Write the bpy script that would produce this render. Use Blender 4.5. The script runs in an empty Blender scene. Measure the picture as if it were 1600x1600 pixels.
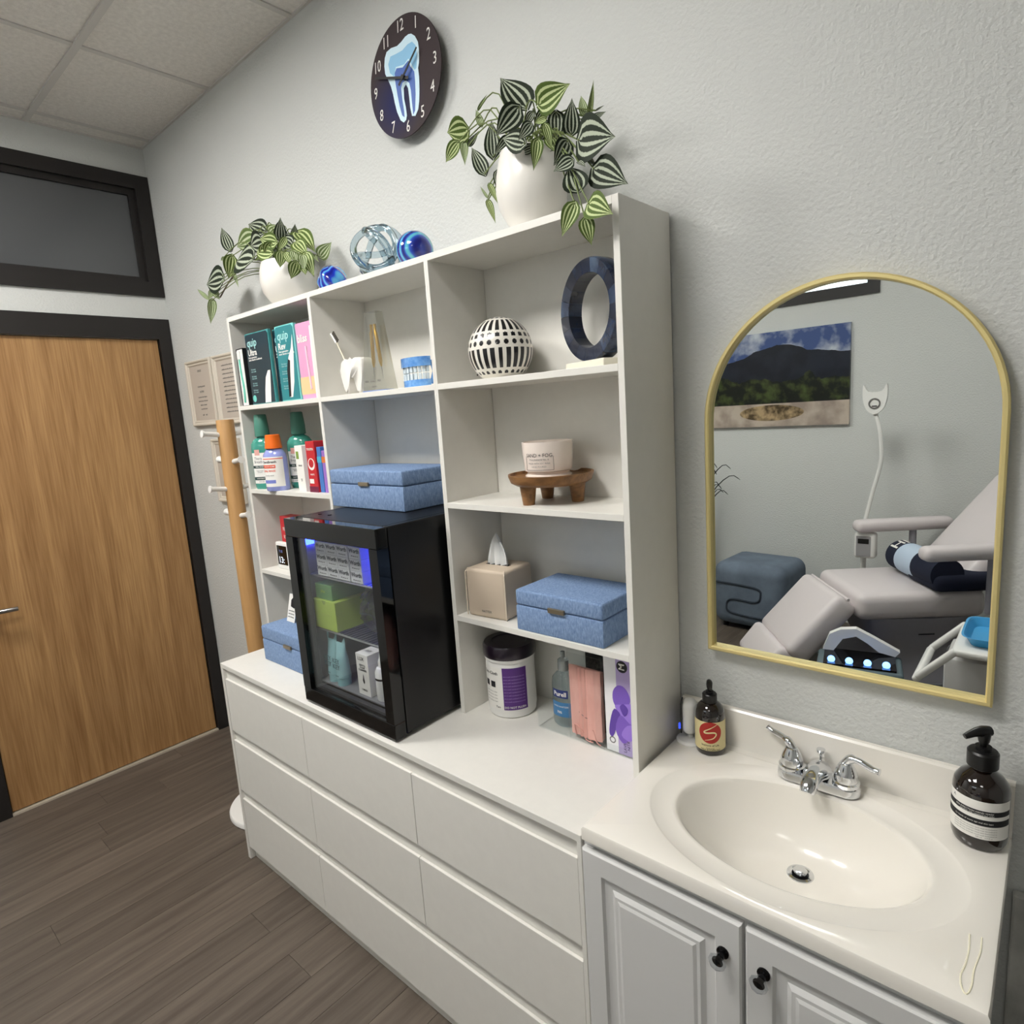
import bpy, bmesh, math, random
from mathutils import Vector, Matrix
random.seed(7)
S = bpy.context.scene
COL = S.collection
PI = math.pi

# ------------------------------------------------------------------ camera
CAM = Vector((3.37155, -1.33202, 1.61111)); FPX = 978.5358
yaw, pitch, roll = 0.72579, -0.16212, -0.06688
_f = Vector((-math.sin(yaw)*math.cos(pitch), math.cos(yaw)*math.cos(pitch), math.sin(pitch)))
_r0 = Vector((math.cos(yaw), math.sin(yaw), 0)); _u0 = _r0.cross(_f)
_r = math.cos(roll)*_r0 + math.sin(roll)*_u0; _u = -math.sin(roll)*_r0 + math.cos(roll)*_u0
cd = bpy.data.cameras.new('camera'); cam = bpy.data.objects.new('camera', cd); COL.objects.link(cam)
cd.sensor_fit = 'HORIZONTAL'; cd.sensor_width = 36; cd.lens = FPX/1600*36; cd.clip_start = .02
cam.matrix_world = Matrix(((_r.x, _u.x, -_f.x, CAM.x), (_r.y, _u.y, -_f.y, CAM.y), (_r.z, _u.z, -_f.z, CAM.z), (0, 0, 0, 1)))
S.camera = cam
def at(px, py, y):
    d = _f + _r*((px-800)/FPX) - _u*((py-800)/FPX)
    return CAM + d*((y-CAM.y)/d.y)

# ------------------------------------------------------------------ world, exposure
w = bpy.data.worlds.new('world'); S.world = w; w.use_nodes = True
w.node_tree.nodes['Background'].inputs[0].default_value = (.5, .55, .6, 1)
w.node_tree.nodes['Background'].inputs[1].default_value = .05
S.view_settings.view_transform = 'Standard'; S.view_settings.look = 'None'
S.view_settings.gamma = 1; S.view_settings.use_curve_mapping = False
S.view_settings.exposure = 0.35
try: S.cycles.transparent_max_bounces = 24
except Exception: pass
LIGHT_MAIN = 34.0      # ceiling troffer radiance
LIGHT_FILL = 6.5  # radiance of the added fill panel

# ------------------------------------------------------------------ materials
def lin(c):
    return tuple(((v/255)/12.92 if v/255 <= .04045 else ((v/255+.055)/1.055)**2.4) for v in c)
MATS = {}
def mat(name, rgb, rough=.5, metal=0, coat=0, spec=.5, trans=0, ior=1.45, emit=None, es=1, vary=0, vscale=(8, 8, 8), bump=0, bscale=60, bdist=.002, rgb2=None, sss=0, randomize=False):
    if name in MATS: return MATS[name]
    m = bpy.data.materials.new(name); m.use_nodes = True; nt = m.node_tree; N = nt.nodes; L = nt.links
    b = N['Principled BSDF']; c = lin(rgb)
    b.inputs['Base Color'].default_value = (*c, 1); b.inputs['Roughness'].default_value = rough
    b.inputs['Metallic'].default_value = metal; b.inputs['Coat Weight'].default_value = coat; b.inputs['Coat Roughness'].default_value = .05
    b.inputs['Specular IOR Level'].default_value = spec; b.inputs['Transmission Weight'].default_value = trans; b.inputs['IOR'].default_value = ior
    if emit: b.inputs['Emission Color'].default_value = (*lin(emit), 1); b.inputs['Emission Strength'].default_value = es
    if vary or rgb2 or bump:
        tc = N.new('ShaderNodeTexCoord')
        src = tc.outputs['Object']
        if randomize:
            oi = N.new('ShaderNodeObjectInfo'); vm = N.new('ShaderNodeVectorMath'); vm.operation = 'ADD'
            mu = N.new('ShaderNodeMath'); mu.operation = 'MULTIPLY'; mu.inputs[1].default_value = 37
            L.new(oi.outputs['Random'], mu.inputs[0]); L.new(src, vm.inputs[0]); L.new(mu.outputs[0], vm.inputs[1]); src = vm.outputs[0]
    if vary or rgb2:
        mp = N.new('ShaderNodeMapping'); mp.inputs['Scale'].default_value = vscale
        nz = N.new('ShaderNodeTexNoise'); nz.inputs['Scale'].default_value = 1; nz.inputs['Detail'].default_value = 5; nz.inputs['Roughness'].default_value = .6
        L.new(src, mp.inputs[0]); L.new(mp.outputs[0], nz.inputs['Vector'])
        rp = N.new('ShaderNodeValToRGB'); rp.color_ramp.elements[0].position = .32; rp.color_ramp.elements[1].position = .68
        c2 = lin(rgb2) if rgb2 else tuple(min(1, v*(1+vary)) for v in c); c1 = c if rgb2 else tuple(v*(1-vary) for v in c)
        rp.color_ramp.elements[0].color = (*c1, 1); rp.color_ramp.elements[1].color = (*c2, 1)
        L.new(nz.outputs[0], rp.inputs[0])
        out = rp.outputs[0]
        if randomize:
            mr = N.new('ShaderNodeMapRange'); mr.inputs[3].default_value = .9; mr.inputs[4].default_value = 1.1
            L.new(oi.outputs['Random'], mr.inputs[0])
            mx = N.new('ShaderNodeMix'); mx.data_type = 'RGBA'; mx.blend_type = 'MULTIPLY'; mx.inputs[0].default_value = 1
            L.new(out, mx.inputs[6]); L.new(mr.outputs[0], mx.inputs[7]); out = mx.outputs[2]
        L.new(out, b.inputs['Base Color'])
    if bump:
        nz2 = N.new('ShaderNodeTexNoise'); nz2.inputs['Scale'].default_value = bscale; nz2.inputs['Detail'].default_value = 3
        L.new(src, nz2.inputs['Vector'])
        bp = N.new('ShaderNodeBump'); bp.inputs['Strength'].default_value = bump; bp.inputs['Distance'].default_value = bdist
        L.new(nz2.outputs[0], bp.inputs['Height']); L.new(bp.outputs[0], b.inputs['Normal'])
    MATS[name] = m; return m
def thin_glass(name, rgb=(250, 252, 252), refl=1.0, rough=.02):
    if name in MATS: return MATS[name]
    m = bpy.data.materials.new(name); m.use_nodes = True; nt = m.node_tree; N = nt.nodes; L = nt.links
    N.remove(N['Principled BSDF']); o = N['Material Output']
    t = N.new('ShaderNodeBsdfTransparent'); t.inputs[0].default_value = (*lin(rgb), 1)
    g = N.new('ShaderNodeBsdfGlossy'); g.inputs['Roughness'].default_value = rough
    fr = N.new('ShaderNodeLayerWeight'); fr.inputs[0].default_value = .5
    pw = N.new('ShaderNodeMath'); pw.operation = 'POWER'; pw.inputs[1].default_value = 5; L.new(fr.outputs['Facing'], pw.inputs[0])
    ad = N.new('ShaderNodeMath'); ad.operation = 'MULTIPLY_ADD'; ad.inputs[1].default_value = .96; ad.inputs[2].default_value = .04; L.new(pw.outputs[0], ad.inputs[0])
    mu = N.new('ShaderNodeMath'); mu.operation = 'MULTIPLY'; mu.inputs[1].default_value = refl; mu.use_clamp = True
    mx = N.new('ShaderNodeMixShader'); L.new(ad.outputs[0], mu.inputs[0]); L.new(mu.outputs[0], mx.inputs[0])
    L.new(t.outputs[0], mx.inputs[1]); L.new(g.outputs[0], mx.inputs[2]); L.new(mx.outputs[0], o.inputs[0])
    MATS[name] = m; return m

WHITE = mat('white_laminate', (226, 224, 217), .42, vary=.015, vscale=(30, 30, 30))
WALLM = mat('wall_paint', (207, 209, 206), .75, spec=.3, bump=.5, bscale=110, bdist=.006)
BLACKF = mat('black_frame', (32, 29, 28), .45)
OAK = mat('oak_door', (156, 118, 76), .5, rgb2=(186, 150, 104), vscale=(20, 22, 1.1), coat=.05)
PLANK = mat('vinyl_plank', (78, 69, 61), .5, rgb2=(104, 94, 84), vscale=(34, 2.2, 10), randomize=True, bump=.08, bscale=120)
SLAB = mat('floor_joint', (48, 42, 38), .8)
TILE = mat('ceiling_tile', (234, 230, 224), .9, rgb2=(218, 214, 208), vscale=(60, 60, 60), bump=.5, bscale=220, bdist=.003)
GRIDM = mat('ceiling_grid', (206, 203, 198), .6)
CHROME = mat('chrome', (225, 227, 230), .08, 1)
STEEL = mat('brushed_steel', (150, 148, 145), .32, 1)
GOLD = mat('gold_frame', (232, 214, 150), .36, .45)
BRONZE = mat('bronze_clasp', (150, 138, 118), .35, .8)
CERAM = mat('white_ceramic', (232, 229, 222), .3, coat=.3)
COUNTER = mat('cultured_marble', (236, 232, 223), .22, coat=.5)
CABW = mat('cabinet_white', (212, 212, 210), .4)
BLUEF = mat('blue_fabric', (98, 124, 164), .9, rgb2=(140, 164, 198), vscale=(260, 260, 90), bump=.4, bscale=420)
BLK = mat('black_plastic', (12, 12, 13), .35)
GLBLK = mat('gloss_black', (5, 5, 6), .06, coat=.1)
BLKSIDE = mat('black_steel', (13, 13, 14), .38)
PINEW = mat('rack_wood', (172, 130, 80), .5, rgb2=(194, 152, 100), vscale=(30, 30, 3))
WALN = mat('walnut', (104, 72, 42), .45, rgb2=(150, 108, 66), vscale=(14, 60, 60))
WHP = mat('white_plastic', (235, 234, 230), .35)
PAPER = mat('paper_white', (236, 234, 228), .7)
INK = mat('ink_black', (22, 22, 26), .6)
INKG = mat('ink_grey', (110, 108, 106), .7)
ACRYL = thin_glass('clear_acrylic', (252, 253, 253), .9)
PANE = thin_glass('fridge_glass', (250, 251, 251), 1.4)

nt_ = OAK.node_tree; tc_ = nt_.nodes.new('ShaderNodeTexCoord'); out_ = []
for sc_, dis_, p0_, p1_, c0_, c1_ in (((9, 9, .55), 1.6, .36, .66, (154, 116, 73), (182, 143, 95)), ((150, 150, 5), .2, .3, .62, (222, 214, 204), (255, 255, 255))):
    mp_n = nt_.nodes.new('ShaderNodeMapping'); mp_n.inputs['Scale'].default_value = sc_; nz_n = nt_.nodes.new('ShaderNodeTexNoise'); nz_n.inputs['Scale'].default_value = 1; nz_n.inputs['Detail'].default_value = 6; nz_n.inputs['Distortion'].default_value = dis_
    rp_n = nt_.nodes.new('ShaderNodeValToRGB'); e_ = rp_n.color_ramp.elements; e_[0].position = p0_; e_[1].position = p1_; e_[0].color = (*lin(c0_), 1); e_[1].color = (*lin(c1_), 1)
    nt_.links.new(tc_.outputs['Object'], mp_n.inputs[0]); nt_.links.new(mp_n.outputs[0], nz_n.inputs['Vector']); nt_.links.new(nz_n.outputs[0], rp_n.inputs[0]); out_.append(rp_n.outputs[0])
mx_n = nt_.nodes.new('ShaderNodeMix'); mx_n.data_type = 'RGBA'; mx_n.blend_type = 'MULTIPLY'; mx_n.inputs[0].default_value = 1
nt_.links.new(out_[0], mx_n.inputs[6]); nt_.links.new(out_[1], mx_n.inputs[7]); nt_.links.new(mx_n.outputs[2], nt_.nodes['Principled BSDF'].inputs['Base Color'])

# ------------------------------------------------------------------ mesh helpers
def link(o, parent=None):
    COL.objects.link(o)
    if parent is not None: o.parent = parent
    return o
def thing(name, label, cat, loc=(0, 0, 0), rz=0, group=None, kind=None):
    o = bpy.data.objects.new(name, None); COL.objects.link(o); o.empty_display_size = .05
    o.location = loc; o.rotation_euler = (0, 0, rz)
    tag(o, label, cat, group, kind); return o
def tag(o, label=None, cat=None, group=None, kind=None):
    if label: o['label'] = label
    if cat: o['category'] = cat
    if group: o['group'] = group
    if kind: o['kind'] = kind
    return o
def obj(name, bm, m, parent=None, smooth=False, loc=None):
    me = bpy.data.meshes.new(name)
    bmesh.ops.recalc_face_normals(bm, faces=bm.faces[:])
    bm.to_mesh(me); bm.free()
    for mm in (m if isinstance(m, (list, tuple)) else [m]): me.materials.append(mm)
    if smooth:
        for p in me.polygons: p.use_smooth = True
        if smooth != 2:
            me.set_sharp_from_angle(angle=math.radians(38))
    o = bpy.data.objects.new(name, me); link(o, parent)
    if loc is not None: o.location = loc
    return o
def nb(): return bmesh.new()
def box(bm, x0, x1, y0, y1, z0, z1, bev=0, seg=2):
    r = bmesh.ops.create_cube(bm, size=1)
    bmesh.ops.transform(bm, matrix=Matrix.Translation(((x0+x1)/2, (y0+y1)/2, (z0+z1)/2)) @ Matrix.Diagonal((abs(x1-x0), abs(y1-y0), abs(z1-z0), 1)), verts=r['verts'])
    if bev:
        es = set()
        for v in r['verts']: es.update(v.link_edges)
        bmesh.ops.bevel(bm, geom=list(es), offset=bev, segments=seg, affect='EDGES', profile=.5)
    return bm
def bx(*a, **k): return box(nb(), *a, **k)
def lathe(prof, seg=32, c=(0, 0, 0), sx=1, sy=1, bm=None, a0=0, a1=2*PI):
    bm = bm or nb(); full = abs(a1-a0-2*PI) < 1e-6; n = seg if full else seg+1; rings = []
    for r, z in prof:
        if r < 1e-6 and full:
            rings.append([bm.verts.new((c[0], c[1], c[2]+z))]*n)
        else:
            rings.append([bm.verts.new((c[0]+sx*r*math.cos(a0+(a1-a0)*i/seg), c[1]+sy*r*math.sin(a0+(a1-a0)*i/seg), c[2]+z)) for i in range(n)])
    for A, B in zip(rings, rings[1:]):
        for i in range(seg):
            j = (i+1) % n
            vs = []
            for v in (A[i], A[j], B[j], B[i]):
                if v not in vs: vs.append(v)
            if len(vs) > 2:
                try: bm.faces.new(vs)
                except ValueError: pass
    return bm
def tube(pts, r, seg=8, bm=None, closed=False, caps=True):
    bm = bm or nb(); P = [Vector(p) for p in pts]; n = len(P); R = r if isinstance(r, (list, tuple)) else [r]*n
    rings = []; up = None
    for i in range(n):
        a = P[(i-1) % n] if (closed or i) else P[i]; b = P[(i+1) % n] if (closed or i < n-1) else P[i]
        t = (b-a).normalized()
        if up is None:
            up = Vector((0, 0, 1)) if abs(t.z) < .9 else Vector((1, 0, 0))
        s = t.cross(up); s = s.normalized() if s.length > 1e-6 else t.orthogonal().normalized()
        up = s.cross(t).normalized()
        rings.append([bm.verts.new(P[i]+R[i]*(math.cos(2*PI*k/seg)*s+math.sin(2*PI*k/seg)*up)) for k in range(seg)])
    for i in range(n if closed else n-1):
        A, B = rings[i], rings[(i+1) % n]
        off = 0
        if closed and i == n-1:
            off = min(range(seg), key=lambda q: (A[0].co-B[q].co).length)
        for k in range(seg):
            bm.faces.new((A[k], A[(k+1) % seg], B[(k+1+off) % seg], B[(k+off) % seg]))
    if caps and not closed:
        bm.faces.new(rings[0][::-1]); bm.faces.new(rings[-1])
    return bm
def prism(pts, y0, y1, bm=None):
    """outline in (x, z), extruded from y0 to y1"""
    bm = bm or nb()
    A = [bm.verts.new((x, y0, z)) for x, z in pts]; B = [bm.verts.new((x, y1, z)) for x, z in pts]
    bm.faces.new(A); bm.faces.new(B[::-1])
    for i in range(len(pts)):
        j = (i+1) % len(pts); bm.faces.new((A[i], B[i], B[j], A[j]))
    return bm
def smoothpts(pts, n=6, closed=False):
    P = [Vector(p) for p in pts]; out = []; m = len(P)
    rng = range(m if closed else m-1)
    for i in rng:
        p0 = P[(i-1) % m] if (closed or i > 0) else P[i]; p1 = P[i]; p2 = P[(i+1) % m]; p3 = P[(i+2) % m] if (closed or i+2 < m) else p2
        for k in range(n):
            t = k/n
            out.append(.5*((2*p1)+(-p0+p2)*t+(2*p0-5*p1+4*p2-p3)*t*t+(-p0+3*p1-3*p2+p3)*t**3))
    if not closed: out.append(P[-1])
    return out
def text(body, size, m, parent, loc=(0, 0, 0), rot=(PI/2, 0, 0), name='lettering', align='CENTER', bold=0, shear=0, cyl=None, sx=1.0, ext=.0002):
    c = bpy.data.curves.new('t', 'FONT'); c.body = body; c.size = size; c.align_x = align; c.align_y = 'CENTER'
    c.offset = bold*size; c.shear = shear; c.resolution_u = 2; c.space_line = .9
    c.extrude = ext if not cyl else 0
    o = bpy.data.objects.new('t', c); COL.objects.link(o)
    dg = bpy.context.evaluated_depsgraph_get(); me = bpy.data.meshes.new_from_object(o.evaluated_get(dg))
    bpy.data.objects.remove(o); bpy.data.curves.remove(c)
    if cyl:
        r, a0, z0 = cyl[:3]; sy = cyl[3] if len(cyl) > 3 else 1
        for v in me.vertices:
            a = a0+v.co.x*sx/r
            v.co = (r*math.cos(a), r*sy*math.sin(a), z0+v.co.y)
    elif sx != 1:
        for v in me.vertices: v.co.x *= sx
    me.name = name; me.materials.clear(); me.materials.append(m)
    t = bpy.data.objects.new(name, me); link(t, parent)
    if not cyl: t.location = loc; t.rotation_euler = rot
    return t
def cyl_patch(r, a0, a1, z0, z1, sy=1, seg=20, nz=1):
    bm = nb(); rows = []
    for k in range(nz+1):
        z = z0+(z1-z0)*k/nz
        rows.append([bm.verts.new((r*math.cos(a0+(a1-a0)*i/seg), sy*r*math.sin(a0+(a1-a0)*i/seg), z)) for i in range(seg+1)])
    for A, B in zip(rows, rows[1:]):
        for i in range(seg): bm.faces.new((A[i], A[i+1], B[i+1], B[i]))
    return bm
def rectrings(x0, x1, z0, z1, rings, back):
    """front panel facing -y made of nested rectangles; rings = [(inset, y)], back = y of the back"""
    bm = nb(); prev = None
    for ins, y in [(0, back)]+rings:
        q = [bm.verts.new(p) for p in ((x0+ins, y, z0+ins), (x1-ins, y, z0+ins), (x1-ins, y, z1-ins), (x0+ins, y, z1-ins))]
        if prev:
            for i in range(4): bm.faces.new((prev[i], prev[(i+1) % 4], q[(i+1) % 4], q[i]))
        else: bm.faces.new(q)
        prev = q
    bm.faces.new(prev); return bm

# ================================================================== SETTING
H = 2.9425; RX = 5.4; RY = -3.3
wb = obj('wall_back', bx(-.1, RX+.1, 0, .1, -.05, H+.05), WALLM); wb['kind'] = 'structure'
bm = nb(); box(bm, -.1, RX+.1, RY-.1, RY, -.05, 2.22); box(bm, -.1, RX+.1, RY-.1, RY, 2.69, H+.05); box(bm, -.1, 1.005, RY-.1, RY, 2.22, 2.69); box(bm, 2.425, RX+.1, RY-.1, RY, 2.22, 2.69)
wf = obj('wall_front', bm, WALLM); wf['kind'] = 'structure'
wr = obj('wall_right', bx(RX, RX+.1, RY, 0, -.05, H+.05), WALLM); wr['kind'] = 'structure'
bm = nb()   # left wall with door and transom openings
box(bm, -.1, 0, -.057, 0, 0, H+.05); box(bm, -.1, 0, -.957, -.057, 2.064, 2.30); box(bm, -.1, 0, -.957, -.057, 2.77, H+.05); box(bm, -.1, 0, RY, -.957, 0, H+.05)
wl = obj('wall_left', bm, WALLM); wl['kind'] = 'structure'
# floor planks
fl = obj('floor', bx(-.1, RX+.1, RY-.1, .1, -.06, -.004), SLAB); fl['kind'] = 'structure'
pw = .128; plen = 1.22; k = 0; rr = random.Random(3)
fullm = None
x = 0.0
while x < RX:
    x1 = min(x+pw, RX); y = -rr.uniform(0, plen); ys = [0.0]
    while y > RY: ys.append(y); y -= plen
    ys.append(RY)
    for a, b in zip(ys, ys[1:]):
        if a-b < .02: continue
        L = a-b; W = x1-x
        if abs(L-plen) < 1e-6 and abs(W-pw) < 1e-6 and fullm:
            o = bpy.data.objects.new('plank', fullm); link(o, fl)
        else:
            o = obj('plank', bx(-W/2+.0006, W/2-.0006, -L/2+.0006, L/2-.0006, -.004, 0), PLANK, fl)
            if abs(L-plen) < 1e-6 and abs(W-pw) < 1e-6: fullm = o.data
        o.location = ((x+x1)/2, (a+b)/2, 0)
    x += pw
# ceiling
ce = obj('ceiling', bx(-.1, RX+.1, RY-.1, .1, H+.04, H+.1), GRIDM); ce['kind'] = 'structure'
T = .6276
gx = [0.0]+[.105+T*i for i in range(10) if .105+T*i < RX]+[RX]
gy = [0.0]+[-.456-T*i for i in range(8) if -.456-T*i > RY]+[RY]
LIGHTCELLS = {(2, 2), (4, 2)}; FILL_CELLS = {(6, 4)}
for xg in gx[1:-1]: obj('grid_bar', bx(xg-.011, xg+.011, RY+.001, -.001, H+.0012, H+.03), GRIDM, ce)
for yg in gy[1:-1]: obj('grid_bar', bx(.001, RX-.001, yg-.012, yg+.012, H-.001, H+.03), GRIDM, ce)
obj('wall_angle', bx(0, RX, -.009, 0, H-.0005, H+.03), GRIDM, ce); obj('wall_angle', bx(0, .009, RY, -.009, H-.0005, H+.03), GRIDM, ce)
for i in range(len(gx)-1):
    for j in range(len(gy)-1):
        if (i, j) in LIGHTCELLS or (i, j) in FILL_CELLS: continue
        obj('ceiling_tile', bx(gx[i]+.006, gx[i+1]-.006, gy[j+1]+.006, gy[j]-.006, H+.006, H+.02), TILE, ce)
def light_panel(x0, x1, y1, y0, label, s):
    t = thing('ceiling_light', label, 'ceiling light', ((x0+x1)/2, (y0+y1)/2, H))
    hx, hy = (x1-x0)/2-.006, (y0-y1)/2-.006
    bm = nb()
    for a in ((-hx, -hx+.03, -hy, hy), (hx-.03, hx, -hy, hy), (-hx+.03, hx-.03, -hy, -hy+.03), (-hx+.03, hx-.03, hy-.03, hy)): box(bm, *a, .004, .03)
    obj('frame', bm, WHP, t)
    obj('diffuser', bx(-hx+.03, hx-.03, -hy+.03, hy-.03, .014, .022), mat('diffuser_%s' % s, (255, 255, 255), .5, emit=(255, 252, 248), es=s), t)
light_panel(gx[2], gx[3], gy[3], gy[2], 'square lit ceiling light panel nearest the oak door', LIGHT_MAIN)
light_panel(gx[4], gx[5], gy[3], gy[2], 'square lit ceiling light panel in front of the bookcases', LIGHT_MAIN*.8)
light_panel(gx[6], gx[7], gy[5], gy[4], 'small square unseen fill light panel added near the treatment chair', LIGHT_FILL)  # unseen panel added as fill for the vanity side and mirrored room

# door
d = thing('door_1', 'light oak veneer door with steel lever handle in black frame', 'door', (0, -.507, 0), kind='structure')
obj('slab', bx(-.05, -.008, -.446, .446, .012, 2.06, bev=.002), OAK, d)
obj('jamb', bx(-.09, .012, .45, .505, 0, 2.159), BLACKF, d); obj('jamb', bx(-.09, .012, -.505, -.45, 0, 2.159), BLACKF, d)
obj('head_jamb', bx(-.09, .012, -.45, .45, 2.064, 2.159), BLACKF, d)
obj('threshold', bx(-.06, .01, -.45, .45, 0, .008), mat('threshold', (176, 166, 150), .6), d)
hd = obj('handle', tube([(-.01, -.385, .917), (.05, -.385, .917), (.06, -.375, .917), (.06, -.30, .914)], .0095, 10), STEEL, d, True)
obj('rose', tube([(-.009, -.385, .917), (.002, -.385, .917)], .026, 20), STEEL, hd, True)
# transom above door
def transom(name, label, M_, length, z0, z1, pane, b=.062):
    """local x along wall, local -y into the room"""
    t = thing(name, label, 'window', kind='structure'); t.matrix_world = M_
    for a in ((0, length, z1-b, z1), (0, length, z0, z0+b+.006), (0, b, z0+b+.006, z1-b), (length-b, length, z0+b+.006, z1-b)):
        obj('frame_bar', bx(a[0], a[1], -.014, .05, a[2], a[3]), BLACKF, t)
    i = b; j = b+.028
    for a in ((i, length-i, z1-j, z1-i), (i, length-i, z0+i+.006, z0+j), (i, j, z0+j, z1-j), (length-j, length-i, z0+j, z1-j)):
        obj('sash_bar', bx(a[0], a[1], .006, .045, a[2], a[3]), BLACKF, t)
    obj('pane', bx(j, length-j, .02, .026, z0+j, z1-j), pane, t); return t
DARKP = mat('dark_pane', (84, 86, 88), .06, spec=.6)
transom('window_1', 'dark transom window with black frame above the oak door', Matrix.Translation((0, -1.02, 0)) @ Matrix.Rotation(PI/2, 4, 'Z'), 1.017, 2.264, 2.814, DARKP)
LITP = mat('lit_pane', (200, 210, 215), .1, emit=(225, 235, 240), es=2)
transom('window_2', 'brightly lit transom window in black frame, seen in the mirror', Matrix.Translation((2.465, RY, 0)) @ Matrix.Rotation(PI, 4, 'Z'), 1.5, 2.178, 2.73, LITP, .045)

# ================================================================== DRESSER
DX0, DX1, DD, DH = 1.130, 2.706, .444, .78
t = thing('dresser', 'long low white dresser with eight handleless drawers', 'dresser', (DX0, -DD, 0)); Wd = DX1-DX0
obj('top_board', bx(0, Wd, 0, DD-.005, .763, DH, bev=.0012), WHITE, t)
obj('side_panel', bx(0, .018, 0, DD-.005, 0, .763, bev=.001), WHITE, t); obj('side_panel', bx(Wd-.011, Wd, 0, DD-.005, 0, .763, bev=.001), WHITE, t)
obj('plinth', bx(.018, Wd-.011, .02, .035, 0, .052), WHITE, t)
obj('carcass', bx(.018, Wd-.011, .0105, DD-.01, .052, .762), WHITE, t)
xs = [.019, 1.6647-DX0, 2.1828-DX0, Wd-.0115]
for zt, cols in ((.7246, ((0, 1), (1, 2), (2, 3))), (.4874, ((0, 1), (1, 2), (2, 3))), (.2517, ((0, 1), (1, 3)))):
    for a, b in cols:
        x0, x1 = xs[a]+.0012, xs[b]-.0012; bm = nb()
        A = [(.0015, zt-.2), (.0015, zt-.001), (.0025, zt), (.0085, zt), (.0095, zt-.001), (.0095, zt-.2)]
        V0 = [bm.verts.new((x0, p, q)) for p, q in A]; V1 = [bm.verts.new((x1, p, q)) for p, q in A]
        bm.faces.new(V0); bm.faces.new(V1[::-1])
        for i in range(len(A)): j = (i+1) % len(A); bm.faces.new((V0[i], V1[i], V1[j], V0[j]))
        obj('drawer_front', bm, WHITE, t)

# ================================================================== BOOKCASES
BC = [1.058, 1.605, 2.148, 2.706]; BD = .216; BT = 2.0056
def bookcase(x0, x1, lt, rt, shelves, label, back_hole=False):
    t = thing('bookcase', label, 'bookcase', (x0, -BD, DH), group='bookcases standing on the dresser'); W = x1-x0; D = BD-.008; hh = BT-DH
    obj('side_panel', bx(0, lt, 0, D, .0005, hh, bev=.0008), WHITE, t); obj('side_panel', bx(W-rt, W, 0, D, .0005, hh, bev=.0008), WHITE, t)
    obj('top_board', bx(lt, W-rt, 0, D, hh-.016, hh, bev=.0008), WHITE, t)
    obj('back_panel', bx(lt+.0018, W-rt-.0005, D-.006, D-.003, .0005, hh-.016), WHITE, t)
    for z in shelves: obj('shelf', bx(lt, W-rt, .0, D-.006, z-DH-.015, z-DH, bev=.0008), WHITE, t)
    for z in (.93,):
        obj('shelf_pin_hole', tube([(lt-.0005, D*.72, z), (lt+.0006, D*.72, z)], .0025, 8), INK, t)
    return t
S1, S2, S3 = 1.688, 1.379, 1.068
bookcase(BC[0], BC[1], .015, .0075, (S1, S2, S3), 'white bookcase holding toothbrush cartons and mouthwash, nearest the coat rack')
bookcase(BC[1], BC[2], .0075, .0075, (S1,), 'white bookcase behind the black fridge with one high shelf')
bookcase(BC[2], BC[3], .0075, .015, (S1, S2, S3), 'white bookcase holding the striped vase and candle, nearest the mirror')

# ================================================================== VANITY
VX0, VX1, VD, VH = 2.714, 3.345, .452, .81
v = thing('vanity', 'white bathroom vanity with two raised panel doors and oval basin', 'vanity', (VX0, -VD, 0)); VW = VX1-VX0
cx0, cx1, cy0 = -.006, VW-.012, .016
obj('side_panel', bx(cx0, cx0+.016, cy0, VD-.002, 0, VH-.033), CABW, v); obj('side_panel', bx(cx1-.016, cx1, cy0, VD-.002, 0, VH-.033), CABW, v)
obj('face_frame', bx(cx0+.016, cx1-.016, cy0, cy0+.018, VH-.075, VH-.033), CABW, v)
obj('face_stile', bx(VW/2-.012, VW/2+.012, cy0+.001, cy0+.018, .08, VH-.075), CABW, v)
obj('bottom_panel', bx(cx0+.016, cx1-.016, cy0, VD-.01, .08, .1), CABW, v); obj('toe_kick', bx(cx0+.016, cx1-.016, cy0+.05, cy0+.065, 0, .08), CABW, v)
KB = thin_glass('crystal', (238, 240, 242), 2.2)
for k, (a, b) in enumerate(((cx0+.004, VW/2-.005), (VW/2+.002, cx1-.004))):
    dr = obj('door', rectrings(a, b, .09, VH-.048, [(0, .003), (.003, 0), (.043, 0), (.047, .006), (.064, .007), (.072, .0015), (.078, .0015), (.084, -.001)], cy0-.001), CABW, v)
    kx = b-.03 if k == 0 else a+.03; kz = .697
    kn = obj('knob', lathe([(.0, 0), (.009, 0), (.005, .004), (.005, .012), (.011, .018), (.0155, .024), (.011, .031), (0, .033)], 8), KB, dr, loc=(kx, 0, kz)); kn.rotation_euler = (PI/2, 0, 0)
    ks = obj('knob_stem', lathe([(0, 0), (.0105, 0), (.0105, .003), (.0055, .006), (.0055, .019), (.0095, .023), (0, .0235)], 14), mat('dark_chrome', (40, 40, 42), .12, 1), dr, True, loc=(kx, 0, kz)); ks.rotation_euler = (PI/2, 0, 0)
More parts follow.
